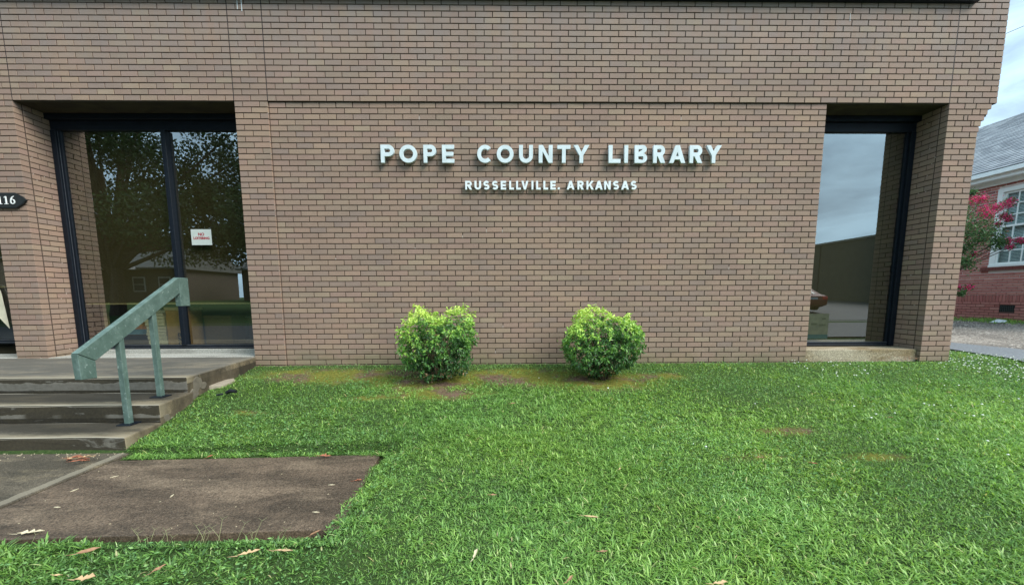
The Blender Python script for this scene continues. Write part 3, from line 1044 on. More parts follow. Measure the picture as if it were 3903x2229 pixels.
small = [('R', 718, 762), ('U', 778, 820), ('S', 836, 874), ('S', 892, 930), ('E', 948, 983), ('L', 1003, 1034), ('L', 1048, 1079), ('V', 1083, 1127), ('I', 1148, 1160), ('L', 1178, 1208), ('L', 1225, 1256), ('E', 1271, 1306),
         ('.', 1318, 1333), ('A', 1377, 1428), ('R', 1447, 1488), ('K', 1506, 1554), ('A', 1562, 1612), ('N', 1622, 1664), ('S', 1680, 1718), ('A', 1733, 1784), ('S', 1796, 1834)]
for ch, a, b in small:
    letter(ch, 2.284 + (a - 718) * SX, -1.043, (b - a) * SX, .105, .0235, -.030, .030, sg2, M['white'])

# address plaque on the left pier
pq = empty('address_plaque', (-3.38, -.01, -1.17), 'black pointed address plaque with white 116 on the brick pier', 'plaque')
hex_ = [(-3.62, -1.17), (-3.55, -1.075), (-3.26, -1.075), (-3.175, -1.12), (-3.125, -1.165), (-3.175, -1.215), (-3.26, -1.262), (-3.55, -1.262)]
MB().prism(hex_, 'y', -.022, -.003).build('plate', simple('black_cast_plate', (.012, .013, .013), .3, .2, 20, .5), pq, .004, 2)
MB().prism([(x_ * .94 - 3.375 * .06, z_ * .88 - 1.17 * .12) for x_, z_ in hex_], 'y', -.0235, -.0221).build('rim', simple('plate_face', (.018, .020, .020), .4), pq)
M['num'] = simple('white_numeral', (.72, .74, .72), .5)
letter('1', -3.465, -1.215, .045, .095, .014, -.029, .005, pq, M['num'], 'digit', .0005)
letter('1', -3.390, -1.215, .045, .095, .014, -.029, .005, pq, M['num'], 'digit', .0005)
letter('6', -3.318, -1.215, .058, .098, .013, -.029, .005, pq, M['num'], 'digit', .0005)

def text_obj(s, size, loc, rot, mat, parent, name='lettering', bold=.0):
    cu = bpy.data.curves.new('tmp', 'FONT')
    cu.body = s
    cu.size = size
    cu.align_x = 'CENTER'
    cu.offset = bold
    cu.extrude = .0004
    t = bpy.data.objects.new('tmp', cu)
    COL.objects.link(t)
    dg = bpy.context.evaluated_depsgraph_get()
    me = bpy.data.meshes.new_from_object(t.evaluated_get(dg))
    bpy.data.objects.remove(t)
    me.name = name
    o = link(name, me, mat, parent)
    o.rotation_euler = rot
    o.location = Vector(loc) - parent.location
    return o

ps = empty('paper_sign', (-1.353, .40, -1.66), 'small white NO LOITERING notice taped inside the dark window', 'sign')
MB().box(-1.489, -1.217, .4155, .4175, -1.657, -1.448).build('sheet', simple('grey_paper', (.46, .50, .46), .7, .05), ps)
red = simple('red_ink', (.30, .02, .03), .6)
text_obj('NO', .052, (-1.353, .4148, -1.532), (math.pi / 2, 0, 0), red, ps, 'lettering', .002)
text_obj('LOITERING', .043, (-1.353, .4148, -1.580), (math.pi / 2, 0, 0), red, ps, 'lettering', .002)

# things stored behind the left window
bxm = simple('cardboard', (.42, .28, .11), .8, .15, 8)
cb = empty('cardboard_box', (-2.02, .62, -3.07), 'brown cardboard box marked 2KB standing behind the window by the mullion', 'box')
MB().box(-2.05, -1.73, .54, .80, -3.07, -2.545).build('carton', bxm, cb, .004, 1)
MB().box(-2.06, -1.72, .53, .81, -2.544, -2.50).build('lid', simple('pale_card', (.55, .45, .28), .8), cb, .004, 1)
text_obj('2KB', .105, (-1.83, .538, -2.95), (math.pi / 2, -math.pi / 2, 0), simple('black_ink', (.02, .02, .02), .6), cb, 'lettering', .003)
stk = empty('paper_stack', (-2.22, .62, -3.07), 'tall stack of off-white papers left of the cardboard box inside the window', 'paper stack')
pm_ = simple('off_white_paper', (.62, .64, .56), .8, .1)
z = -3.07
k = 0
while z < -2.56:
    hh = rg.uniform(.035, .06)
    j = rg.uniform(-.012, .012)
    MB().box(-2.36 + j, -2.09 + j, .56 + j, .78, z, z + hh - .006).build('paper_bundle', pm_, stk, .003, 1)
    z += hh
    k += 1
pc = empty('picture_poster', (-2.55, .7, -2.9), 'colourful picture poster propped behind the handrail window', 'poster')
MB().prism([(-2.72, -2.90), (-2.42, -2.90), (-2.42, -2.62), (-2.72, -2.62)], 'y', .66, .67).build('poster_board', simple('orange_print', (.50, .24, .10), .6, .5, 9), pc)
MB().prism([(-2.715, -2.895), (-2.425, -2.895), (-2.425, -2.82), (-2.715, -2.82)], 'y', .655, .659).build('blue_band', simple('blue_print', (.10, .25, .40), .6, .4, 12), pc)
tb = empty('side_table', (-.95, 1.3, -3.16), 'dark wooden table seen dimly inside the right pane of the window', 'table')
wdm = simple('dark_wood', (.11, .07, .04), .5, .25, 5)
MB().box(-1.55, -.60, 1.0, 1.6, -2.72, -2.68).build('table_top', wdm, tb, .004, 1)
for x_ in (-1.5, -.65):
    for y_ in (1.04, 1.56):
        MB().box(x_ - .02, x_ + .02, y_ - .02, y_ + .02, -3.16, -2.721).build('leg', wdm, tb)
cb2 = empty('storage_carton', (-1.35, .8, -3.07), 'low tan storage carton inside the right pane just past the mullion', 'box')
MB().box(-1.60, -1.22, .66, .98, -3.07, -2.66).build('carton', simple('tan_card', (.10, .07, .035), .8), cb2, .004, 1)
MB().box(-1.61, -1.21, .65, .99, -2.659, -2.63).build('lid', simple('tan_card_lid', (.13, .10, .05), .8), cb2, .004, 1)
pole = tag(MB().box(-2.975, -2.935, .60, .64, -3.16, -2.46).build('shade_post', simple('cream_post', (.40, .36, .26), .6)), 'thin cream upright post at the left side of the window', 'post')
# card behind the right window
cd = empty('display_card', (7.05, .50, -3.05), 'faded green striped display card leaning inside the corner window', 'card')
MB().box(6.98, 7.385, .408, .411, -2.925, -2.63).build('card', simple('faded_card', (.045, .052, .028), .7, .25, 14), cd)
MB().box(6.98, 7.385, .4055, .4075, -2.985, -2.926).build('green_stripe', simple('green_card', (.012, .034, .026), .6, .2, 14), cd)
for (x_, z_, w_) in ((7.02, -2.77, .09), (7.14, -2.775, .08), (7.25, -2.79, .10), (7.29, -2.70, .05)):
    MB().box(x_, x_ + w_, .4065, .4078, z_ - .012, z_ + .012).build('print_mark', simple('olive_print', (.025, .032, .012), .7, .4, 60), cd)
# pale papers inside the glazed door
bn = empty('paper_banner', (-4.2, .5, -2.9), 'creased cream paper hanging inside the dark glazed door', 'paper')
MB().prism([(-4.42, -2.12), (-4.13, -2.19), (-4.10, -2.30), (-4.06, -2.78), (-4.20, -2.60), (-4.24, -2.40), (-4.40, -2.36)], 'y', .385, .389).build('sheet', simple('cream_paper', (.60, .55, .40), .7, .15, 10), bn)

# ------------------------------------------------------------------ foliage tools
def leaf_cloud(P, Nn, size, asp, rnd, fold=.25, flat=False, rs=RNG):
    """pointed leaves (2 quads folded along the rib): P base points, Nn direction of the leaf"""
    n = len(P)
    Nn = Nn / (np.linalg.norm(Nn, axis=1, keepdims=True) + 1e-9)
    rv = rs.normal(size=(n, 3))
    S = np.cross(Nn, rv)
    S /= np.linalg.norm(S, axis=1, keepdims=True) + 1e-9
    U = np.cross(S, Nn)
    L = size[:, None]
    W = L * asp
    base, tip = P, P + Nn * L + U * L * -.08
    mid = P + Nn * L * .45 + U * L * .04
    l, r_ = mid + S * W / 2 - U * W * fold, mid - S * W / 2 - U * W * fold
    if flat:
        V = np.stack([base, l, tip, r_], 1).reshape(-1, 3)
        o = np.arange(n) * 4
        return V, np.concatenate([np.stack([o, o + 1, o + 2], -1), np.stack([o, o + 2, o + 3], -1)]), np.repeat(rnd, 4)
    V = np.stack([base, l, tip, r_, mid + U * 0], 1).reshape(-1, 3)
    o = np.arange(n)[:, None] * 5
    T = np.concatenate([np.stack([o[:, 0], o[:, 0] + a, o[:, 0] + b], -1) for a, b in ((1, 4), (4, 3))] + [np.stack([o[:, 0] + 1, o[:, 0] + 2, o[:, 0] + 4], -1), np.stack([o[:, 0] + 4, o[:, 0] + 2, o[:, 0] + 3], -1)])
    return V, T, np.repeat(rnd, 5)

# ------------------------------------------------------------------ bushes
def bush(cx, cy, seed, label, boxy):
    rs = np.random.default_rng(seed)
    gz = float(terrain(cx, cy))
    root = empty('round_bush', (cx, cy, gz), label, 'bush', 'rounded bushes in front of the library wall')
    zc, hz = gz + .425, .355
    # shoots: each is a cluster of leaves ending at the crown surface
    ns = 900
    d = rs.normal(size=(ns, 3))
    d[:, 2] *= .9
    d /= np.linalg.norm(d, axis=1, keepdims=True)
    th_ = np.arctan2(d[:, 1], d[:, 0])
    lump = vnoise(d[:, 0] * 2 + 5, d[:, 2] * 2 + d[:, 1], 1.4, seed) - .5
    e = .95 if boxy else .40
    sc_ = (np.abs(d[:, 0]) ** (2 + e * 4) + np.abs(d[:, 1]) ** (2 + e * 4) + np.abs(d[:, 2]) ** (2 + e * 4)) ** (-1 / (2 + e * 4))
    rad = np.stack([np.full(ns, .405 if boxy else .43), np.full(ns, .34), np.full(ns, hz)], -1)
    P = d * rad * (sc_ * (1 + lump * .46))[:, None]
    P[:, 2] += 0
    # narrower towards the ground
    f = np.clip((P[:, 2] + hz) / (hz * .9), 0, 1)
    P[:, :2] *= (.66 + .34 * f ** .7)[:, None]
    if boxy:   # notch in the clipped top
        notch = np.exp(-((P[:, 0] - .02) / .07) ** 2) * (P[:, 2] > .2)
        P[:, 2] -= notch * .10
    stray = rs.random(ns) < .07
    P[stray] *= rs.uniform(1.03, 1.13, (stray.sum(), 1))
    inner = (rs.random(ns) < .40) & ~stray
    P[inner] *= rs.uniform(.5, .86, (inner.sum(), 1))
    ctr = np.array([cx, cy, zc])
    # leaves: whorls that spring from each shoot tip and droop outwards
    per = 10
    k = ns * per
    tip = np.repeat(P, per, 0) + rs.normal(scale=.012, size=(k, 3))
    ax_ = np.repeat(d + np.array([0, 0, .35]), per, 0)
    ax_ /= np.linalg.norm(ax_, axis=1, keepdims=True)
    rad_ = rs.normal(size=(k, 3))
    rad_ -= ax_ * (rad_ * ax_).sum(1, keepdims=True)
    rad_ /= np.linalg.norm(rad_, axis=1, keepdims=True)
    D = ax_ * rs.uniform(.0, .9, (k, 1)) + rad_ * 1.0
    D[:, 2] -= rs.uniform(.1, .7, k)
    tip -= ax_ * rs.uniform(0, .05, (k, 1))
    size = rs.uniform(.030, .056, k)
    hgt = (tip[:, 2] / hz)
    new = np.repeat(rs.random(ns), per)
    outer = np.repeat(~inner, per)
    rnd = .40 + .30 * hgt + .22 * (new - .5) + rs.normal(scale=.10, size=k) + .16 * outer * np.clip(hgt, 0, 1) - .22 * (~outer)  # paler young growth on top; inner leaves darkened, painting the crown's inner shade
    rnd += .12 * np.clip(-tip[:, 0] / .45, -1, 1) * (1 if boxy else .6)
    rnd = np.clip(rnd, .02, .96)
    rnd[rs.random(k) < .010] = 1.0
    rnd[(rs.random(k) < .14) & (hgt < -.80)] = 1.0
    w_ = tip + ctr
    keep = w_[:, 2] > gz + .012
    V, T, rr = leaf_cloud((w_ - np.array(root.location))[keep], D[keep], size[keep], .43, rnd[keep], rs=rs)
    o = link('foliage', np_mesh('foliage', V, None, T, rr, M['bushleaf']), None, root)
    tag(o, kind='stuff')
    mb = MB()
    for i in range(26):
        a = rs.uniform(0, 6.28)
        b = rs.uniform(.05, .3)
        top_ = np.array([cx + math.cos(a) * b, cy + math.sin(a) * b, zc + rs.uniform(-.1, .3)])
        bs = np.array([cx + math.cos(a) * .07 * rs.random(), cy + math.sin(a) * .07 * rs.random(), gz - .02])
        md = (bs + top_) / 2 + rs.normal(scale=.02, size=3)
        mb.tube([bs, md, top_], [.008, .006, .003], 5)
    mb.build('stems', M['twig'], root)
    return root

B1 = bush(2.00, -.62, 22, 'squarish clipped yellow-green bush with a notched top, left of the two', True)
B2 = bush(3.925, -.62, 21, 'domed green bush with a dark hollow low in front, right of the two', False)

# ------------------------------------------------------------------ lawn
def frustum_mask(x, y, m=.7):
    z = terrain(x, y)
    dx, dy, dz = x - CX, y - CY, z - CZ
    k = dx * fw.x + dy * fw.y + dz * fw.z
    sx = PW / 2 + F_PX * (dx * r2.x + dy * r2.y + dz * r2.z) / k
    sy = PY0 - F_PX * (dx * u2.x + dy * u2.y + dz * u2.z) / k
    mm_ = F_PX * m / k
    return (k > .3) & (sx > -mm_) & (sx < PW + mm_) & (sy < PH + mm_ * .7)

def lawn_zone(x, y):
    ok = (y < -.012) & ~((x < 1.80 + (-2.262 - y) * .04 + .03 + .09 * (vnoise(x, y, 7, 8) - .5)) & (y < -2.275 - .02 * (x < .6) + .06 * (vnoise(x, y, 7, 9) - .5)) & (y > -3.36 + .07 * (vnoise(x, y, 7, 10) - .5)))
    edge = np.interp(y, [-2.2, -1.8, -1.79, -1.33, -1.32, 0], [-.165, -.20, -.215, -.275, -.33, -.485])
    ok &= (x > edge) | (y < -3.30)
    ok &= ~((x < -.10) & (y < -2.2) & (y > -3.3))
    ok &= x < 9.62 + .06 * np.sin(y * 1.7) + .12
    ok |= (y >= -.012) & (x > XE - BL + .02) & (x < 9.66 + .06 * np.sin(y * 1.7)) & (y < 6)
    return ok

def blades(n, lo, hi, wlo, whi, bend, seed, ylo=-4.25, yhi=.8, dens=None, tuft=0, seg=3):
    rs = np.random.default_rng(seed)
    x = rs.uniform(-.7, 10.6, n)
    y = rs.uniform(ylo, yhi, n)
    if tuft:       # blades radiate from common crowns
        k_ = rs.integers(0, n // tuft, n)
        x, y = x[k_], y[k_]
        az_t = rs.uniform(0, 2 * math.pi, n)
        rr_t = rs.uniform(.002, .022, n)
        x, y = x + np.cos(az_t) * rr_t, y + np.sin(az_t) * rr_t
    keep = frustum_mask(x, y) & lawn_zone(x, y)
    if dens is not None:
        keep &= rs.random(n) < dens(x, y)
    x, y = x[keep], y[keep]
    if tuft:
        az_t = az_t[keep]
    n = len(x)
    z = terrain(x, y) - .004
    z = np.where((x < 1.95) & (x > -.2) & (y < -2.22) & (y > -3.40), np.maximum(z, WZ - .006), z)
    az = rs.uniform(0, 2 * math.pi, n) + (vnoise(x, y, 2.2, 20) - .5) * 3
    if tuft:
        az = az_t + rs.normal(scale=.35, size=n)
    sz = .75 + .5 * vnoise(x, y, 1.6, 21)
    L = rs.uniform(lo, hi, n) * sz * (1 - .45 * bare(x, y))
    W = rs.uniform(wlo, whi, n)
    t0 = rs.uniform(.35, 1.1, n) if tuft else rs.uniform(.15, 1.1, n)
    t1 = rs.uniform(bend * .4, bend * 1.3, n)
    dx, dy = np.cos(az), np.sin(az)
    ps, p = [], np.stack([x, y, z], -1)
    ps.append(p)
    for i in range(seg):
        th_ = t0 + t1 * (i + .5) / seg
        p = p + (L / seg)[:, None] * np.stack([dx * np.sin(th_), dy * np.sin(th_), np.cos(th_)], -1)
        ps.append(p)
    side = np.stack([-dy, dx, np.zeros(n)], -1)
    hw = (W / 2)[:, None]
    if seg == 3:
        V = np.stack([ps[0] - side * hw * .6, ps[0] + side * hw * .6, ps[1] - side * hw, ps[1] + side * hw, ps[2] - side * hw * .75, ps[2] + side * hw * .75, ps[3]], 1).reshape(-1, 3)
        o = np.arange(n) * 7
        Q = np.concatenate([np.stack([o, o + 1, o + 3, o + 2], -1), np.stack([o + 2, o + 3, o + 5, o + 4], -1)])
        T = np.stack([o + 4, o + 5, o + 6], -1)
    else:
        V = np.stack([ps[0] - side * hw * .8, ps[0] + side * hw * .8, ps[1] - side * hw, ps[1] + side * hw, ps[2]], 1).reshape(-1, 3)
        o = np.arange(n) * 5
        Q = np.stack([o, o + 1, o + 3, o + 2], -1)
        T = np.stack([o + 2, o + 3, o + 4], -1)
    rnd = np.clip(rs.normal(.44, .17, n) + (vnoise(x, y, 1.1, 30) - .5) * .35, 0, .93)
    dry = rs.random(n) < .022 + .25 * bare(x, y) * .3
    rnd[dry] = rs.uniform(.95, 1, dry.sum())
    return V, Q, T, np.repeat(rnd, len(V) // n)

coarse = lambda x, y: np.clip((vnoise(x, y, .75, 40) * .6 + vnoise(x, y, 2.3, 41) * .4 - .36) * 4.5, .20, 1) * (1 - bare(x, y)) * np.where(y > -.75, .45, 1)
fine_d = lambda x, y: np.clip(1.15 - .35 * vnoise(x, y, .75, 40), 0, 1) * (1 - .93 * bare(x, y)) * np.where(y > -.5, .75, 1)
V1, Q1, T1, R1 = blades(330000, .030, .066, .0048, .0090, 1.25, 51, dens=coarse, tuft=9)
V2, Q2, T2, R2 = blades(500000, .016, .037, .0028, .0050, 1.0, 52, dens=fine_d, seg=2)
V3, Q3, T3, R3 = blades(210000, .016, .037, .0026, .0046, 1.1, 53, seg=2, ylo=-3.9, yhi=-1.9, dens=lambda x, y: .9 * (1 - .9 * bare(x, y)))
Q2 = np.concatenate([Q2, Q3 + len(V2)])
T2 = np.concatenate([T2, T3 + len(V2)])
V2 = np.concatenate([V2, V3])
R2 = np.concatenate([R2, R3])
tag(link('crabgrass', np_mesh('crabgrass', V1, Q1, T1, R1, M['grass'])), 'coarse bright green crabgrass blades across the sloping lawn', 'grass', kind='stuff')
tag(link('fine_turf', np_mesh('fine_turf', V2, Q2, T2, np.clip(R2 - .08, 0, 1), M['grass'])), 'short fine green turf between the coarser clumps', 'grass', kind='stuff')
# a few long stalks leaning over the walk edge
rs = np.random.default_rng(77)
mbx = MB()
for _ in range(26):
    x_ = float(rs.uniform(.95, 1.8)) if rs.random() < .75 else float(rs.uniform(-.1, 1.8))
    y_ = -3.34 + float(rs.uniform(-.03, .02))
    z_ = float(terrain(x_, y_ - .12))
    hgt_ = float(rs.uniform(.06, .11))
    a_ = float(rs.uniform(0, 6.28))
    q_ = (x_ + math.cos(a_) * hgt_ * .5, y_ + abs(math.sin(a_)) * hgt_ * .4, z_ + hgt_)
    mbx.tube([(x_, y_, z_), ((x_ + q_[0]) / 2 + .004, (y_ + q_[1]) / 2, z_ + hgt_ * .6), q_], [.0012, .001, .0006], 4)
    for s in (-1, 1):
        mbx.tube([q_, (q_[0] + s * .022, q_[1] + .01, q_[2] + .012)], [.0008, .0004], 3)
tag(mbx.build('seed_stalks', simple('straw_green', (.26, .27, .13), .8)), 'thin grass seed stalks leaning over the lower edge of the walk slab', 'grass', kind='stuff')

# low broad weeds and clover leaves
n = 80000
x = rs.uniform(-.6, 10.3, n)
y = rs.uniform(-4.1, .6, n)
wd_ = np.clip((vnoise(x, y, 1.2, 60) - .42) * 3.0, .05, 1) + np.where((y > -.8), .35, 0) + np.where((x > 6.2) & (y > -1.8), .5, 0)
k = frustum_mask(x, y, .5) & lawn_zone(x, y) & (rs.random(n) < np.clip(wd_, 0, 1) * (1 - .93 * bare(x, y)) * .75)
x, y = x[k], y[k]
z = terrain(x, y) + rs.uniform(.008, .032, len(x))
a = rs.uniform(0, 6.28, len(x))
D = np.stack([np.cos(a), np.sin(a), rs.uniform(-.15, .45, len(x))], -1)
V, T, rr = leaf_cloud(np.stack([x, y, z], -1), D, rs.uniform(.011, .024, len(x)), .5, np.clip(rs.normal(.5, .22, len(x)), 0, 1), .1, rs=rs)
tag(link('low_weeds', np_mesh('low_weeds', V, None, T, rr, M['weed'])), 'low broad-leaved weeds and clover leaves in the lawn', 'weeds', kind='stuff')
# white clover heads
n = 2600
x = rs.uniform(5.2, 10.2, n)
y = rs.uniform(-2.1, 1.2, n)
k = lawn_zone(x, y) & (rs.random(n) < np.clip((x - 5.6) / 2.6, .03, 1) * np.clip(1.15 + y / 1.9, .03, 1) * np.clip((vnoise(x, y, 1.5, 66) - .3) * 2.6, .05, 1))
x, y = x[k], y[k]
ad = rs.random(70)
x = np.concatenate([x, rs.uniform(1.5, 7.5, 14)])
y = np.concatenate([y, rs.uniform(-3.0, -.6, 14)])
k = lawn_zone(x, y)
x, y = x[k], y[k]
z = terrain(x, y) + rs.uniform(.03, .055, len(x))
s_ = rs.uniform(.006, .0125, len(x))
ico = np.array([(0, 0, 1), (.9, 0, .3), (.28, .85, .3), (-.73, .53, .3), (-.73, -.53, .3), (.28, -.85, .3), (0, 0, -.6)])
V = (ico[None] * s_[:, None, None] * rs.uniform(.8, 1.2, (len(x), 7, 1)) + np.stack([x, y, z], -1)[:, None]).reshape(-1, 3)
tf = np.array([(0, 1, 2), (0, 2, 3), (0, 3, 4), (0, 4, 5), (0, 5, 1), (6, 2, 1), (6, 3, 2), (6, 4, 3), (6, 5, 4), (6, 1, 5)])
tag(link('clover_flowers', np_mesh('clover_flowers', V, None, (tf[None] + np.arange(len(x))[:, None, None] * 7).reshape(-1, 3), mat=simple('clover_white', (.70, .72, .62), .8))), 'white clover flower heads dotting the lawn near the corner pier', 'flowers', kind='stuff')

# ------------------------------------------------------------------ fallen leaves, litter
M['tanleaf'] = simple('dry_tan_leaf', (.46, .31, .17), .7, .15, 60)
M['palleaf'] = simple('dry_pale_leaf', (.50, .43, .29), .7, .12, 60)
M['rustleaf'] = simple('rust_leaf', (.27, .095, .05), .65, .2, 60)
M['brownleaf'] = simple('brown_leaf', (.27, .15, .085), .7, .2, 60)
def bpz(px, py, zf=None):
    d = fw + r2 * ((px - PW / 2) / F_PX) - u2 * ((py - PY0) / F_PX)
    z = -3.5
    for _ in range(6):
        t = (z - CZ) / d.z
        q = Vector((CX, CY, CZ)) + d * t
        z = zf if zf is not None else float(terrain(q.x, q.y)) + .062
    return Vector((q.x, q.y, z))

def dead_leaf(px, py, length, ang, mat, label, zf=None, shape='oak', curl=.25, group=None):
    q = bpz(px, py, zf)
    rr_ = random.Random(int(px * 7 + py))
    L = length * .95
    if shape == 'oak':
        pts = [(0, .0), (.14, .06), (.28, .17), (.38, .10), (.50, .21 + rr_.random() * .08), (.62, .10), (.76, .12 + rr_.random() * .06), (1.0, .0)]
    else:
        pts = [(0, 0), (.2, .10), (.45, .17), (.7, .13), (.9, .05), (1.0, 0)]
    up_ = pts
    vs, fs = [], []
    for i, (u, w) in enumerate(pts):
        wj = w * rr_.uniform(.45, 1.25)
        lift = curl * L * (abs(u - .5) * .6)
        vs += [(u * L, wj * L, lift + wj * L * .55), (u * L, 0, lift * .6), (u * L, -w * rr_.uniform(.3, 1.2) * L, lift + w * L * rr_.uniform(.1, .6))]
    for i in range(len(pts) - 1):
        a_ = i * 3
        fs += [(a_, a_ + 1, a_ + 4, a_ + 3), (a_ + 1, a_ + 2, a_ + 5, a_ + 4)]
    # stalk
    b = len(vs)
    vs += [(0, .003 * 1, .002), (-.45 * L, .10 * L, .004), (0, -.003, .002)]
    fs.append((b, b + 1, b + 2))
    me = bpy.data.meshes.new('fallen_leaf')
    me.from_pydata([(v[0] - L / 2, v[1], v[2]) for v in vs], [], fs)
    o = link('fallen_leaf', me, mat)
    o.location = q
    o.rotation_euler = (rr_.uniform(-.2, .2), rr_.uniform(-.15, .15), ang)
    sol = o.modifiers.new('thickness', 'SOLIDIFY')
    sol.thickness = .0009
    return tag(o, label, 'leaf', group)

W2 = WZ + .006
LV = [
    (118, 2030, .115, .25, 'palleaf', 'pale cream dry leaf lying on the brown walk near the lower left corner', W2, 'oak'),
    (338, 2100, .085, .9, 'brownleaf', 'folded brown leaf standing in the grass below the walk, left of the others', None, 'plain'),
    (950, 2110, .095, .5, 'tanleaf', 'tan curled leaf with a long stalk in the grass below the walk', None, 'oak'),
    (1080, 2103, .100, -.1, 'tanleaf', 'flat wide tan leaf just right of the stalked leaf below the walk', None, 'oak'),
    (1203, 2030, .070, 1.2, 'brownleaf', 'narrow upright brown leaf at the lower right corner of the walk slab', None, 'plain'),
    (605, 2170, .065, 1.3, 'brownleaf', 'small upright brown leaf in the grass left of centre near the lower edge', None, 'plain'),
    (325, 2205, .085, .15, 'tanleaf', 'pale tan leaf at the lower left edge of the lawn', None, 'oak'),
    (222, 2194, .035, .2, 'tanleaf', 'tiny yellow-tan leaf scrap left of the pale leaf at the lower edge', None, 'plain'),
    (1240, 1737, .085, .3, 'rustleaf', 'curled rust-red leaf on the upper edge of the walk slab', W2 + .01, 'oak'),
    (1363, 1830, .055, .2, 'rustleaf', 'small rust leaf on the right end of the walk slab', W2, 'oak'),
    (797, 1690, .060, 1.5, 'rustleaf', 'orange leaf stuck upright in the thick grass beside the steps', None, 'plain'),
    (2252, 1970, .085, -.2, 'tanleaf', 'long tan leaf lying in the middle of the lower lawn', None, 'plain'),
    (2745, 2222, .085, .3, 'tanleaf', 'tan leaf cut by the lower edge right of centre', None, 'oak'),
    (2172, 2205, .060, .9, 'brownleaf', 'brown leaf at the lower edge near the centre', None, 'plain'),
    (1812, 2110, .075, 1.35, 'palleaf', 'thin pale upright leaf in the lower lawn left of centre', None, 'plain'),
    (2900, 1743, .060, .1, 'brownleaf', 'red-brown leaf left of the bare patch in the right lawn', None, 'oak'),
    (3100, 1765, .060, -.3, 'rustleaf', 'red-brown leaf lying on the bare patch in the right lawn', None, 'oak'),
    (3395, 1590, .055, .1, 'brownleaf', 'brown leaf far out in the lawn under the corner window', None, 'oak'),
    (3175, 1524, .040, .0, 'tanleaf', 'small tan leaf in the lawn in front of the corner window', None, 'plain'),
    (1955, 1535, .055, .5, 'brownleaf', 'small brown leaf in the grass between the two bushes', None, 'oak'),
    (1110, 1577, .055, .0, 'brownleaf', 'small pinkish brown leaf in the bank left of the first bush', None, 'plain'),
    (2363, 1785, .040, 1.0, 'tanleaf', 'tiny tan leaf in the centre of the lawn below the second bush', None, 'plain'),
    (3620, 1495, .050, .0, 'brownleaf', 'brown leaf in the clover below the corner pier', None, 'plain'),
    (1880, 1885, .045, .3, 'brownleaf', 'dull brown leaf in the lawn straight below the first bush', None, 'plain'),
    (2300, 2100, .050, .3, 'brownleaf', 'dark brown leaf above the lower edge near the centre right', None, 'oak'),
]
for (px, py, L_, an, mt, lb, zf, sh) in LV:
    dead_leaf(px, py, L_, an, M[mt], lb, zf, sh)
pr_ = random.Random(9)
for i in range(12):
    px, py = 265 + pr_.random() * 95, 1738 + pr_.random() * 22
    dead_leaf(px, py, .055 + .02 * pr_.random(), pr_.uniform(-.6, .9), M['rustleaf'] if i < 9 else M['tanleaf'], 'rust-red dry leaf in the heap against the bottom step' if i < 9 else 'paler tan leaf spilling from the rust-red heap at the bottom step', WZ + .010 + .003 * i, 'oak' if i % 2 else 'plain', group='pile of rust-red leaves at the foot of the steps')
# crumbs and seed husks on the walk
mb = MB()
for i in range(34):
    x_ = pr_.uniform(-.1, 1.75)
    y_ = pr_.uniform(-3.25, -2.34)
    l_ = pr_.uniform(.002, .006) if pr_.random() < .9 else .022
    a_ = pr_.uniform(0, 3.1)
    dx_, dy_ = math.cos(a_) * l_, math.sin(a_) * l_
    mb.prism([(x_ - dx_, y_ - dy_), (x_ + dy_ * .25, y_ - dx_ * .25), (x_ + dx_, y_ + dy_), (x_ - dy_ * .25, y_ + dx_ * .25)], 'z', WZ + .0005, WZ + .003)
for i in range(120):
    x_ = pr_.uniform(-2.2, -.15)
    y_ = -2.19 - abs(pr_.gauss(0, .045))
    l_ = pr_.uniform(.002, .008)
    a_ = pr_.uniform(0, 3.1)
    dx_, dy_ = math.cos(a_) * l_, math.sin(a_) * l_
    mb.prism([(x_ - dx_, y_ - dy_), (x_ + dy_ * .4, y_ - dx_ * .4), (x_ + dx_, y_ + dy_), (x_ - dy_ * .4, y_ + dx_ * .4)], 'z', WZ + .0045, WZ + .008)
tag(mb.build('leaf_crumbs', M['palleaf']), 'pale husks and crumbs scattered over the walk slabs', 'debris', kind='stuff')
# black hose end by the steps
q = bpz(880, 1478)
mb = MB()
mb.tube([q + Vector((-.05, 0, -.01)), q + Vector((-.01, .005, .012)), q + Vector((.05, -.005, .006))], [.016, .022, .018], 8)
tag(mb.build('rubber_boot', simple('black_rubber', (.01, .011, .013), .5)), 'short black rubber piece lying in the grass beside the steps', 'rubber piece')
q = bpz(835, 1490)
mb = MB()
mb.tube([q + Vector((-.03, 0, .0)), q + Vector((.03, .012, .006))], [.009, .010], 6)
tag(mb.build('rubber_scrap', simple('black_rubber_scrap', (.012, .014, .018), .5)), 'small dark scrap half hidden in the grass nearer the steps', 'scrap')
# broken concrete piece under the landing edge
mb = MB().prism([(-.39, -1.00), (-.27, -.95), (-.29, -.72), (-.39, -.60), (-.44, -.7)], 'z', -3.42, -3.295)
tag(mb.build('concrete_chunk', simple('pale_broken_concrete', (.30, .26, .20), .9, .2, 20, .2, 0, .5), None, .012), 'pale broken concrete chunk below the crack at the landing edge', 'concrete')
# dry debris in the corner by the pier
mb = MB()
for i in range(60):
    x_ = 8.30 - abs(pr_.gauss(0, .18))
    y_ = pr_.uniform(-.06, .05)
    l_ = pr_.uniform(.008, .03)
    a_ = pr_.uniform(0, 3.1)
    z_ = -3.235 + pr_.uniform(0, .05)
    mb.tube([(x_, y_, z_), (x_ + math.cos(a_) * l_, y_ + math.sin(a_) * l_ * .5, z_ + l_ * .3)], [.003, .001], 4)
tag(mb.build('dry_debris', M['brownleaf']), 'brown dry debris piled in the corner under the window sill', 'debris', kind='stuff')

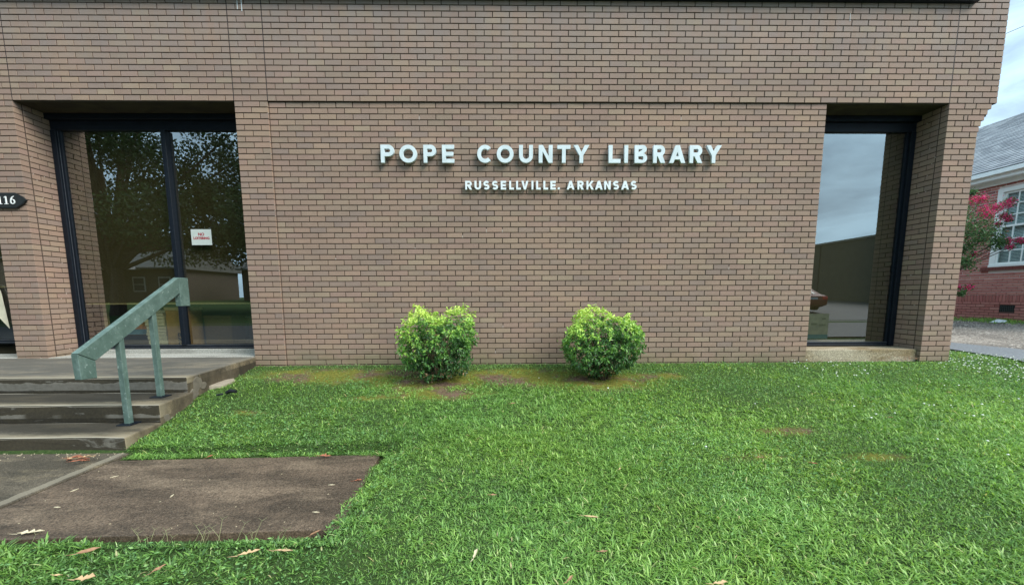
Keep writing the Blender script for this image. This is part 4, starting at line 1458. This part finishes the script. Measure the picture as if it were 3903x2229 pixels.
# ------------------------------------------------------------------ neighbouring house
HX = 15.0
hs = empty('brick_house', (19.0, 7.5, -3.05), 'red brick house with white sash window and grey shingle roof across the drive', 'house')
rb = Mt('red_brick', .85, .25)
c = rb.ramp(rb.attr('rnd'), [(0, (0.338, 0.116, 0.099)), (.3, (0.450, 0.167, 0.138)), (.6, (0.388, 0.131, 0.117)), (.85, (0.525, 0.232, 0.188)), (1, (0.275, 0.116, 0.112))])
c = rb.mix(1, c, rb.ramp(rb.noise(90, 3, .7), [(.3, .75), (.7, 1.2)]), 'MULTIPLY')
rb.col(c)
M['redbrick'] = rb.m
wm = Mt('pale_house_mortar', .95, .1)
wm.col(wm.mix(wm.ramp(wm.math('MULTIPLY', wm.math('ADD', wm.sep(2), 2.55), 8), [(.0, 0), (.4, 1)]), (.12, .07, .06), (.70, .60, .56)))
WY0, WY1, WZ0, WZ1 = 3.66, 4.87, -1.70, .19      # window opening
hw = MB()
hw.box(HX, HX + .3, WY1, 15, -3.3, .42)
hw.box(HX, HX + .3, 1.0, WY0, -3.3, .42)
hw.box(HX, HX + .3, WY0, WY1, -3.3, WZ0)
hw.box(HX, HX + .3, WY0, WY1, WZ1, .42)
hw.box(HX + .3, HX + 8, .9, 1.2, -3.3, .42)
hw.box(HX + .3, HX + 8, 14.7, 15, -3.3, .42)
hw.box(HX + 7.7, HX + 8, 1.2, 14.7, -3.3, .42)
hwall = hw.build('house_wall', wm.m, hs)
Vs, Fs, Rs, off = [], [], [], 0
def hbrick(y0, y1, z0, z1, proud=.006, lst=None):
    global off
    x = HX
    v = np.array([(x, y0, z0), (x, y1, z0), (x, y1, z1), (x, y0, z1), (x - proud, y0 + .002, z0 + .002), (x - proud, y1 - .002, z0 + .002), (x - proud, y1 - .002, z1 - .002), (x - proud, y0 + .002, z1 - .002)]) - np.array(hs.location)
    f = np.array([(4, 7, 6, 5), (0, 4, 5, 1), (1, 5, 6, 2), (2, 6, 7, 3), (3, 7, 4, 0)])
    Vs.append(v); Fs.append(f + off); Rs.append(np.full(8, rg.random()))
    off += 8
zrow = -3.10
row = 0
while zrow < .38:
    if -2.566 <= zrow + .01 < -2.40:      # soldier course
        yy = 2.0
        while yy < 7.2:
            hbrick(yy, yy + .058, -2.562, -2.392, .010 + rg.uniform(0, .003))
            yy += .0677
        zrow = -2.388
        continue
    yy = 2.0 + (row % 2) * .1016
    proud = .012 if zrow < -2.57 else .006
    while yy < 7.2:
        y0_, y1_ = yy, yy + .193
        cuts = []
        if zrow + .058 > WZ0 - .10 and zrow < WZ1 + .02 and y1_ > WY0 and y0_ < WY1:
            if y0_ < WY0 - .02: cuts.append((y0_, WY0 - .002))
            if y1_ > WY1 + .02: cuts.append((WY1 + .002, y1_))
        elif -2.80 < zrow + .03 < -2.63 and y1_ > 4.235 and y0_ < 4.54:
            if y0_ < 4.215: cuts.append((y0_, 4.235))
            if y1_ > 4.56: cuts.append((4.54, y1_))
        else:
            cuts.append((y0_, y1_))
        for a_, b_ in cuts:
            if zrow + .058 <= .20 or True:
                hbrick(a_, b_, zrow + .004, zrow + .0595, proud)
        yy += .2032
    zrow += .0677
    row += 1
order = sorted(range(len(Vs)), key=lambda i: (abs((Vs[i][0][1] + hs.location.y) - 4.8) > 1.0, abs((Vs[i][0][2] + hs.location.z) + 1.6)))
single = set(order[:300])
Vr, Fr, Rr, of2 = [], [], [], 0
cch = {}
for i in range(len(Vs)):
    f = Fs[i] - Fs[i].min()
    if i in single:
        v = Vs[i]
        o_ = v[0].copy()
        key = (round(v[1][1] - v[0][1], 3), round(v[2][2] - v[0][2], 3), rg.randrange(5))
        if key not in cch:
            cch[key] = np_mesh('brick', v - o_, f, None, np.full(8, rg.random()), M['redbrick'])
        o = bpy.data.objects.new('brick', cch[key])
        COL.objects.link(o)
        o.parent = hwall
        o.location = tuple(o_)
    else:
        Vr.append(Vs[i]); Fr.append(f + of2); Rr.append(Rs[i]); of2 += 8
tag(link('brickwork', np_mesh('brickwork', np.concatenate(Vr), np.concatenate(Fr), None, np.concatenate(Rr), M['redbrick']), None, hwall), kind='stuff')
# rowlock sill
mb = MB()
yy = WY0 - .12
while yy < WY1 + .12:
    mb.box(HX - .05, HX + .01, yy, yy + .06, -1.785, WZ0 - .002)
    yy += .0677
mb.build('brick_sill', simple('sill_brick', (.17, .055, .045), .85), hs)
# foundation vent
vt = MB()
vt.box(HX - .001, HX + .02, 4.237, 4.538, -2.80, -2.64)
v_ = vt.build('foundation_vent', simple('vent_dark', (.02, .02, .02), .8), hs)
mb = MB()
for k in range(1, 8):
    mb.box(HX - .008, HX - .003, 4.24 + k * .0375 - .003, 4.24 + k * .0375 + .003, -2.798, -2.642)
for k in range(1, 4):
    mb.box(HX - .0085, HX - .0035, 4.24, 4.535, -2.80 + k * .04 - .003, -2.80 + k * .04 + .003)
mb.build('vent_grille', simple('grille_grey', (.05, .055, .05), .6), v_)
# window
wf = MB()
wf.box(HX - .012, HX + .08, WY1 - .10, WY1 + .012, WZ0, WZ1 + .012)
wf.box(HX - .012, HX + .08, WY0 - .012, WY0 + .10, WZ0, WZ1 + .012)
wf.box(HX - .012, HX + .08, WY0 + .1005, WY1 - .1005, WZ1 - .085, WZ1 + .012)
wf.box(HX - .030, HX + .08, WY0 - .012, WY1 + .012, WZ0 - .001, WZ0 + .06)
win = wf.build('sash_window', M['trim'], hs, .004, 1)
def sash(y0, y1, z0, z1, x):
    m_ = MB()
    t = .045
    m_.box(x, x + .035, y0, y0 + t, z0, z1)
    m_.box(x, x + .035, y1 - t, y1, z0, z1)
    m_.box(x, x + .035, y0 + t, y1 - t, z0, z0 + t)
    m_.box(x, x + .035, y0 + t, y1 - t, z1 - t, z1)
    nx, nz = 4, 3
    for i in range(1, nx):
        yy = y0 + t + (y1 - y0 - 2 * t) * i / nx
        m_.box(x + .004, x + .03, yy - .011, yy + .011, z0 + t, z1 - t)
    for i in range(1, nz):
        zz = z0 + t + (z1 - z0 - 2 * t) * i / nz
        m_.box(x + .005, x + .029, y0 + t, y1 - t, zz - .011, zz + .011)
    m_.build('sash', M['trim'], win)
    MB().box(x + .014, x + .018, y0 + t, y1 - t, z0 + t, z1 - t).build('glass_pane', M['hglass'], win)
M['hglass'] = glass_mat('clear_glass', .10, (.85, .92, .92))
zm = -.73
sash(WY0 + .102, WY1 - .102, zm - .02, WZ1 - .088, HX + .045)
sash(WY0 + .102, WY1 - .102, WZ0 + .062, zm + .03, HX + .005)
mb = MB()
zz = WZ0 + .1
while zz < WZ1 - .1:
    mb.add([(HX + .095, WY0 + .09, zz), (HX + .095, WY1 - .09, zz), (HX + .110, WY1 - .09, zz + .026), (HX + .110, WY0 + .09, zz + .026)], [(0, 1, 2, 3)])
    zz += .034
b_ = mb.build('venetian_blind', simple('blind_slat', (.74, .80, .80), .6, .1), win)
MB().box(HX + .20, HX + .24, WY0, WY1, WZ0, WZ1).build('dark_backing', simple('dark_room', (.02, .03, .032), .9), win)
# cornice, gutter, roof
ev = MB()
ev.box(HX - .26, HX + .02, .7, 15.3, .405, .45)
ev.box(HX - .08, HX - .002, .9, 15.1, .30, .404)
ev.box(HX - .30, HX - .262, .7, 15.3, .40, .52)
ev.build('eaves', M['trim'], hs)
MB().prism([(HX - .40, .50), (HX - .395, .60), (HX - .26, .60), (HX - .262, .524), (HX - .30, .50)], 'y', .7, 15.3).build('gutter', M['trim'], hs)
ridge_x, ridge_z = HX + 4.0, 3.25
eave_x, eave_z = HX - .36, .62
RP = Vector((ridge_x - eave_x, 0, ridge_z - eave_z))
rl = RP.length
ru = RP.normalized()
rn = Vector((-ru.z, 0, ru.x))
rf = MB()
rf.add([(eave_x, .6, eave_z - .03), (ridge_x, .6, ridge_z - .03), (2 * ridge_x - eave_x, .6, eave_z - .03), (eave_x, 15.4, eave_z - .03), (ridge_x, 15.4, ridge_z - .03), (2 * ridge_x - eave_x, 15.4, eave_z - .03)],
       [(0, 1, 4, 3), (1, 2, 5, 4), (0, 2, 1), (3, 4, 5), (0, 3, 5, 2)])
roof = rf.build('roof', simple('roof_deck', (.16, .17, .18), .9), hs)
Vs, Rs = [], []
cs = 0
t_ = 0
while t_ < rl:
    y_ = 3.0 - (cs % 2) * .1 - rg.uniform(0, .05)
    while y_ < 14.0:
        w_ = rg.uniform(.15, .30)
        a3 = Vector((eave_x, 0, eave_z)) + ru * t_ + rn * (.016 + rg.uniform(0, .006))
        b3 = Vector((eave_x, 0, eave_z)) + ru * min(t_ + .16, rl) + rn * .004
        c3 = Vector((eave_x, 0, eave_z)) + ru * t_ + rn * .001
        Vs.append([(a3.x, y_, a3.z), (a3.x, y_ + w_ - .006, a3.z), (b3.x, y_ + w_ - .006, b3.z), (b3.x, y_, b3.z), (c3.x, y_, c3.z), (c3.x, y_ + w_ - .006, c3.z)])
        Rs.append(rg.random())
        y_ += w_
    t_ += .142
    cs += 1
Vn = np.array(Vs).reshape(-1, 3) - np.array(hs.location)
o6 = np.arange(len(Vs)) * 6
Qn = np.concatenate([np.stack([o6, o6 + 3, o6 + 2, o6 + 1], -1), np.stack([o6, o6 + 1, o6 + 5, o6 + 4], -1)])
sm = Mt('grey_shingles', .9, .2)
sm.col(sm.mix(1, sm.ramp(sm.attr('rnd'), [(0, (.22, .232, .25)), (.5, (.29, .302, .32)), (1, (.37, .385, .40))]), sm.ramp(sm.noise(60, 3), [(.3, .8), (.7, 1.15)]), 'MULTIPLY'))
tag(link('shingles', np_mesh('shingles', Vn, Qn, None, np.repeat(Rs, 6), sm.m), None, roof), kind='stuff')
# grass tuft and litter against the house
V, Q, T, R_ = [], [], [], []
rs = np.random.default_rng(5)
n = 5200
x = rs.uniform(14.1, 14.95, n); y = rs.uniform(2.0, 6.5, n)
k = rs.random(n) < np.exp(-((y - 4.25) / .65) ** 2) * np.exp(-((x - 14.7) / .35) ** 2) + .04
x, y = x[k], y[k]
z = terrain(x, y) + .01
a = rs.uniform(0, 6.28, len(x))
V, T, rr = leaf_cloud(np.stack([x, y, z], -1), np.stack([np.cos(a) * .6, np.sin(a) * .6, np.ones(len(x))], -1), rs.uniform(.05, .13, len(x)), .12, np.clip(rs.normal(.45, .2, len(x)), 0, .93), rs=rs)
tag(link('wall_grass', np_mesh('wall_grass', V, None, T, rr, M['grass'])), 'tuft of green grass growing along the foot of the red brick house', 'grass', kind='stuff')
mb = MB()
mb.add([(14.25, 4.10, -3.03), (14.35, 3.88, -3.02), (14.50, 3.95, -2.98), (14.46, 4.12, -2.96), (14.36, 4.02, -2.95)], [(0, 1, 4), (1, 2, 4), (2, 3, 4), (3, 0, 4), (0, 3, 2, 1)])
tag(mb.build('litter', M['white']), 'scrap of white litter in the grass by the red brick house', 'litter')

# ------------------------------------------------------------------ crape myrtle
cmx = empty('crape_myrtle', (12.1, 4.3, float(terrain(12.1, 4.3))), 'crape myrtle with dark leaves and crimson flower heads behind the corner pier', 'tree')
rs = np.random.default_rng(31)
base = np.array(cmx.location)
tips = []
mb = MB()
def ray(px, py, dist):
    d = fw + r2 * ((px - PW / 2) / F_PX) - u2 * ((py - PY0) / F_PX)
    return np.array(Vector((CX, CY, CZ)) + d * dist)
targets = []   # (px, py, depth, flower, spread)
for px, py, dp, fl_, sp in ((3700, 765, 9.2, 1, .12), (3745, 758, 9.1, 1, .09), (3660, 800, 9.0, 0, .16), (3750, 800, 9.2, 1, .10), (3762, 815, 9.0, 1, .12), (3800, 790, 9.1, 1, .10), (3835, 780, 9.1, 1, .10), (3855, 765, 9.1, 1, .07),
                            (3830, 825, 9.2, 1, .09), (3805, 855, 9.2, 1, .05), (3845, 835, 9.1, 1, .05), (3700, 850, 9.0, 0, .22), (3740, 870, 9.0, 0, .22), (3690, 900, 9.0, 0, .20), (3740, 915, 9.0, 0, .16), (3780, 890, 9.1, 0, .16), (3790, 930, 9.1, 0, .10),
                            (3690, 950, 9.0, 0, .13), (3670, 990, 8.9, 0, .12), (3690, 1010, 8.9, 0, .10), (3715, 966, 8.9, 1, .03), (3845, 918, 9.1, 1, .07), (3850, 942, 9.1, 1, .05), (3885, 915, 9.1, 1, .06), (3900, 920, 9.1, 1, .05), (3810, 915, 9.1, 0, .08),
                            (3820, 925, 9.1, 0, .06), (3687, 1098, 8.8, 1, .05), (3700, 1092, 8.8, 1, .04), (3657, 1095, 8.8, 1, .03), (3665, 1118, 8.8, 0, .05), (3705, 735, 9.1, 0, .05), (3640, 850, 9, 0, .2), (3620, 900, 9, 0, .22), (3560, 850, 9, 0, .4), (3480, 800, 9.1, 0, .45), (3420, 900, 9.1, 0, .45), (3500, 950, 9.0, 0, .4), (3560, 760, 9, 1, .2), (3440, 720, 9, 1, .2)):
    targets.append((ray(px, py, dp), fl_, sp))
PL, DL, PF = [], [], []
for q, fl_, sp in targets:
    m1 = base + (q - base) * .45 + np.array([0, 0, .35])
    st = base + rs.normal(scale=.08, size=3) * np.array([1, 1, 0]) - np.array([0, 0, .05])
    mb.tube([tuple(st), tuple(m1), tuple(q)], [.028, .014, .004], 6)
    n1 = int(140 + 2600 * sp ** 1.6) if not fl_ else int(30 + 350 * sp)
    PL.append(q + rs.normal(scale=sp * .62, size=(n1, 3)))
    if fl_:
        n2 = int(120 + 2600 * sp)
        PF.append(q + rs.normal(scale=sp * .48, size=(n2, 3)))
tr = mb.build('trunk', M['bark'], cmx)
PL = np.concatenate(PL)
V, T, rr = leaf_cloud(PL - base, rs.normal(size=PL.shape), rs.uniform(.030, .065, len(PL)), .55, np.clip(rs.normal(.45, .22, len(PL)), 0, 1), rs=rs)
tag(link('crown', np_mesh('crown', V, None, T, rr, M['myrtleleaf']), None, cmx), kind='stuff')
PF = np.concatenate(PF)
V, T, rr = leaf_cloud(PF - base, rs.normal(size=PF.shape), rs.uniform(.014, .032, len(PF)), .9, rs.random(len(PF)), rs=rs)
tag(link('flower_heads', np_mesh('flower_heads', V, None, T, rr, M['myrtleflower']), None, cmx), kind='stuff')

# overhead wire
mb = MB()
mb.tube([(XE + 12.2, 11.0, 7.15), (24.0, 12.0, 8.45), (60, 24, 17.5)], [.012, .012, .012], 5)
tag(mb.build('overhead_wire', simple('black_cable', (.03, .03, .03), .6)), 'thin dark overhead wire crossing the sky beside the roof', 'wire')

# ------------------------------------------------------------------ across the street, seen mirrored in the panes
op = empty('brown_store', (42.0, -26.0, -2.9), 'long plain brown building across the lot, mirrored in the corner window', 'building')
ws = simple('brown_panel_wall', (.075, .068, .050), .8, .15, 2)
MB().box(34.0, 50.0, -46, -8, -3.3, 2.45).build('wall', ws, op)
MB().box(33.9, 50.1, -46.1, -7.9, 2.451, 2.62).build('roof_edge', simple('roof_edge_metal', (.16, .15, .12), .5), op)
for y_ in (-40, -34, -28, -22, -16):
    MB().box(33.96, 33.999, y_ - .05, y_ + .05, -3.0, 2.44).build('panel_joint', simple('panel_joint_dark', (.04, .036, .03), .8), op)

# parked sedan
car = empty('parked_car', (22.2, -20.0, float(terrain(22.2, -20.0))), 'maroon sedan on the lot, mirrored in the corner window', 'car')
cz0 = float(terrain(22.2, -20.0)) + .05
prof = [(-2.3, .35), (-2.34, .62), (-2.25, .88), (-1.75, .98), (-1.05, 1.38), (-.1, 1.44), (.55, 1.36), (1.15, .96), (2.0, .82), (2.3, .62), (2.32, .32), (1.85, .22), (-1.9, .22)]
def car_body(pr, hw_, mat, name, inset=0):
    m_ = MB()
    n = len(pr)
    for s in (-1, 1):
        pass
    ringsx = [(-hw_, .90), (-hw_ * .96, 1.0), (hw_ * .96, 1.0), (hw_, .90)]
    vs = []
    for xx, sc in ringsx:
        for (yy, zz) in pr:
            tum = 1 - max(0, zz - .9) * .42
            vs.append((22.2 + xx * tum, -20.0 - yy * (sc if abs(yy) > 1.8 else 1), cz0 + zz * (sc if zz < .9 else 1)))
    fs = []
    for r_ in range(3):
        for i in range(n):
            j = (i + 1) % n
            fs.append((r_ * n + i, r_ * n + j, (r_ + 1) * n + j, (r_ + 1) * n + i))
    fs.append(tuple(range(n)))
    fs.append(tuple(range(3 * n, 4 * n))[::-1])
    m_.add(vs, fs)
    return m_.build(name, mat, car, .02, 2, False)
car_body(prof, .9, simple('maroon_paint', (.13, .030, .022), .55, .05, 3, .2), 'body')
gl = simple('car_glass', (.02, .022, .025), .35, .05, 3, .3)
MB().add([], []) if False else None
mb = MB()
mb.add([(22.2 - .60, -20 + 1.72, cz0 + 1.01), (22.2 + .60, -20 + 1.72, cz0 + 1.01), (22.2 + .52, -20 + 1.08, cz0 + 1.385), (22.2 - .52, -20 + 1.08, cz0 + 1.385), (22.2 - .60, -20 + 1.70, cz0 + .99), (22.2 + .60, -20 + 1.70, cz0 + .99), (22.2 + .52, -20 + 1.06, cz0 + 1.36), (22.2 - .52, -20 + 1.06, cz0 + 1.36)],
       [(0, 1, 2, 3), (7, 6, 5, 4), (0, 4, 5, 1), (1, 5, 6, 2), (2, 6, 7, 3), (3, 7, 4, 0)])
mb.build('rear_window', gl, car)
for s in (-1, 1):
    MB().box(22.2 + s * .72 - .15, 22.2 + s * .72 + .15, -20 + 2.24, -20 + 2.34, cz0 + .66, cz0 + .84).build('tail_light', simple('red_lens', (.45, .02, .02), .2), car, .02, 1)
MB().box(22.2 - .26, 22.2 + .26, -20 + 2.33, -20 + 2.35, cz0 + .68, cz0 + .80).build('number_plate', simple('plate_blank', (.35, .37, .38), .5), car)
for s in (-1, 1):
    for yy in (-1.35, 1.4):
        mb = MB()
        mb.tube([(22.2 + s * .68, -20 + yy, cz0 + .31), (22.2 + s * .91, -20 + yy, cz0 + .31)], [.31, .31], 20)
        wl_ = mb.build('wheel', simple('tyre', (.02, .02, .02), .8), car)
        mb = MB()
        mb.tube([(22.2 + s * .90, -20 + yy, cz0 + .31), (22.2 + s * .925, -20 + yy, cz0 + .31)], [.19, .17], 14)
        mb.build('rim', simple('alloy', (.4, .4, .4), .4), wl_)

M['ftrim'] = simple('far_trim', (.36, .36, .34), .7)
# houses across the street
def far_house(x, y, w, d, h, rise, wallc, label, rz=0):
    gz = float(terrain(x, y))
    rt_ = empty('far_house', (x, y, gz), label, 'house')
    MB().box(x - w / 2, x + w / 2, y - d, y, gz - .3, gz + h).build('wall', simple('house_siding', wallc, .8, .1, 3), rt_)
    m_ = MB()
    m_.prism([(y + .5, gz + h), (y + .5, gz + h + .15), (y - d / 2, gz + h + rise), (y - d - .5, gz + h + .15), (y - d - .5, gz + h)], 'x', x - w / 2 - .4, x + w / 2 + .4)
    m_.build('roof', simple('far_roof', (.13, .13, .12), .8, .15, 4), rt_)
    # gabled porch
    m_ = MB()
    m_.prism([(x - 2.6, gz + h - .1), (x + 2.6, gz + h - .1), (x + 2.6, gz + h + .1), (x, gz + h + 1.5), (x - 2.6, gz + h + .1)], 'y', y + .01, y + 2.2)
    m_.build('porch_roof', simple('pale_gable', (.26, .26, .25), .7, .1, 4), rt_)
    for xx in (x - 2.4, x + 2.4):
        MB().box(xx - .09, xx + .09, y + 1.9, y + 2.1, gz, gz + h - .1).build('porch_post', M['ftrim'], rt_)
    for xx in (x - w * .36, x - w * .16, x + w * .18, x + w * .38):
        f_ = MB().box(xx - .62, xx + .62, y + .005, y + .06, gz + 1.0, gz + 2.5).build('window', M['ftrim'], rt_)
        MB().box(xx - .50, xx + .50, y + .061, y + .07, gz + 1.12, gz + 1.70).build('pane', gl, f_)
        MB().box(xx - .50, xx + .50, y + .061, y + .07, gz + 1.78, gz + 2.38).build('pane', gl, f_)
far_house(-37, -36, 13, 9, 3.3, 3.2, (.085, .066, .052), 'grey-roofed house with pale gabled porch, mirrored in the left pane')
far_house(-20, -38, 11, 9, 3.2, 2.8, (.085, .050, .038), 'low brown house behind the trees, mirrored in the right pane')

far_house(-60, -36, 18, 9, 4.6, 3.0, (.07, .06, .05), 'dark wide house added to block the low sky mirrored in the glazed door')  # added, unseen house: closes the bright sky gap in the door glass

def big_tree(x, y, h, rad, seed, label, cz):
    rs = np.random.default_rng(seed)
    gz = float(terrain(x, y))
    rt_ = empty('oak_tree', (x, y, gz), label, 'tree', 'street trees mirrored in the glass')
    m_ = MB()
    m_.tube([(x, y, gz - .1), (x + .2, y, gz + 2.2), (x, y + .2, gz + h * .5)], [.42, .32, .2], 10)
    cl = []
    for i in range(52):
        a = rs.uniform(0, 6.28)
        rr = rad * math.sqrt(rs.uniform(.05, 1))
        c3 = np.array([x + math.cos(a) * rr, y + math.sin(a) * rr * .8, gz + cz + (h - cz) * rs.uniform(0, 1) * (1 - .45 * (rr / rad) ** 2)])
        cl.append((c3, rs.uniform(1.2, 2.1)))
        m_.tube([(x, y, gz + 2.0 + rs.uniform(0, 2)), tuple((np.array([x, y, gz + 3]) + c3) / 2 + np.array([0, 0, .6])), tuple(c3)], [.15, .09, .03], 6)
    m_.build('trunk', M['bark'], rt_)
    P = []
    for c3, s in cl:
        n = int(330 * s * s)
        v = rs.normal(size=(n, 3))
        v /= np.linalg.norm(v, axis=1, keepdims=True)
        P.append(c3 + v * (rs.uniform(.3, 1, (n, 1)) ** .5) * s * np.array([1.15, 1.15, .7]))
    P = np.concatenate(P)
    V, T, rr = leaf_cloud(P - np.array(rt_.location), rs.normal(size=P.shape), rs.uniform(.14, .26, len(P)), .6, rs.random(len(P)), flat=True, rs=rs)
    tag(link('crown', np_mesh('crown', V, None, T, rr, M['treeleaf']), None, rt_), kind='stuff')

big_tree(-21, -19, 17, 7.6, 61, 'broad tree whose reflection fills the left pane of the window', 3.6)
big_tree(-12.0, -21, 16, 6.2, 62, 'dense tree reflected in the right pane of the window', 3.6)
big_tree(-34, -22, 17, 7.5, 63, 'dark tree reflected at the far left of the window glass', 4.0)

big_tree(-50, -24, 16, 7.5, 64, 'tree added furthest left to block the sky reflected in the glazed door', 3.2)  # extra tree put in to keep bright sky out of the door glass
car.location.x -= 1.1
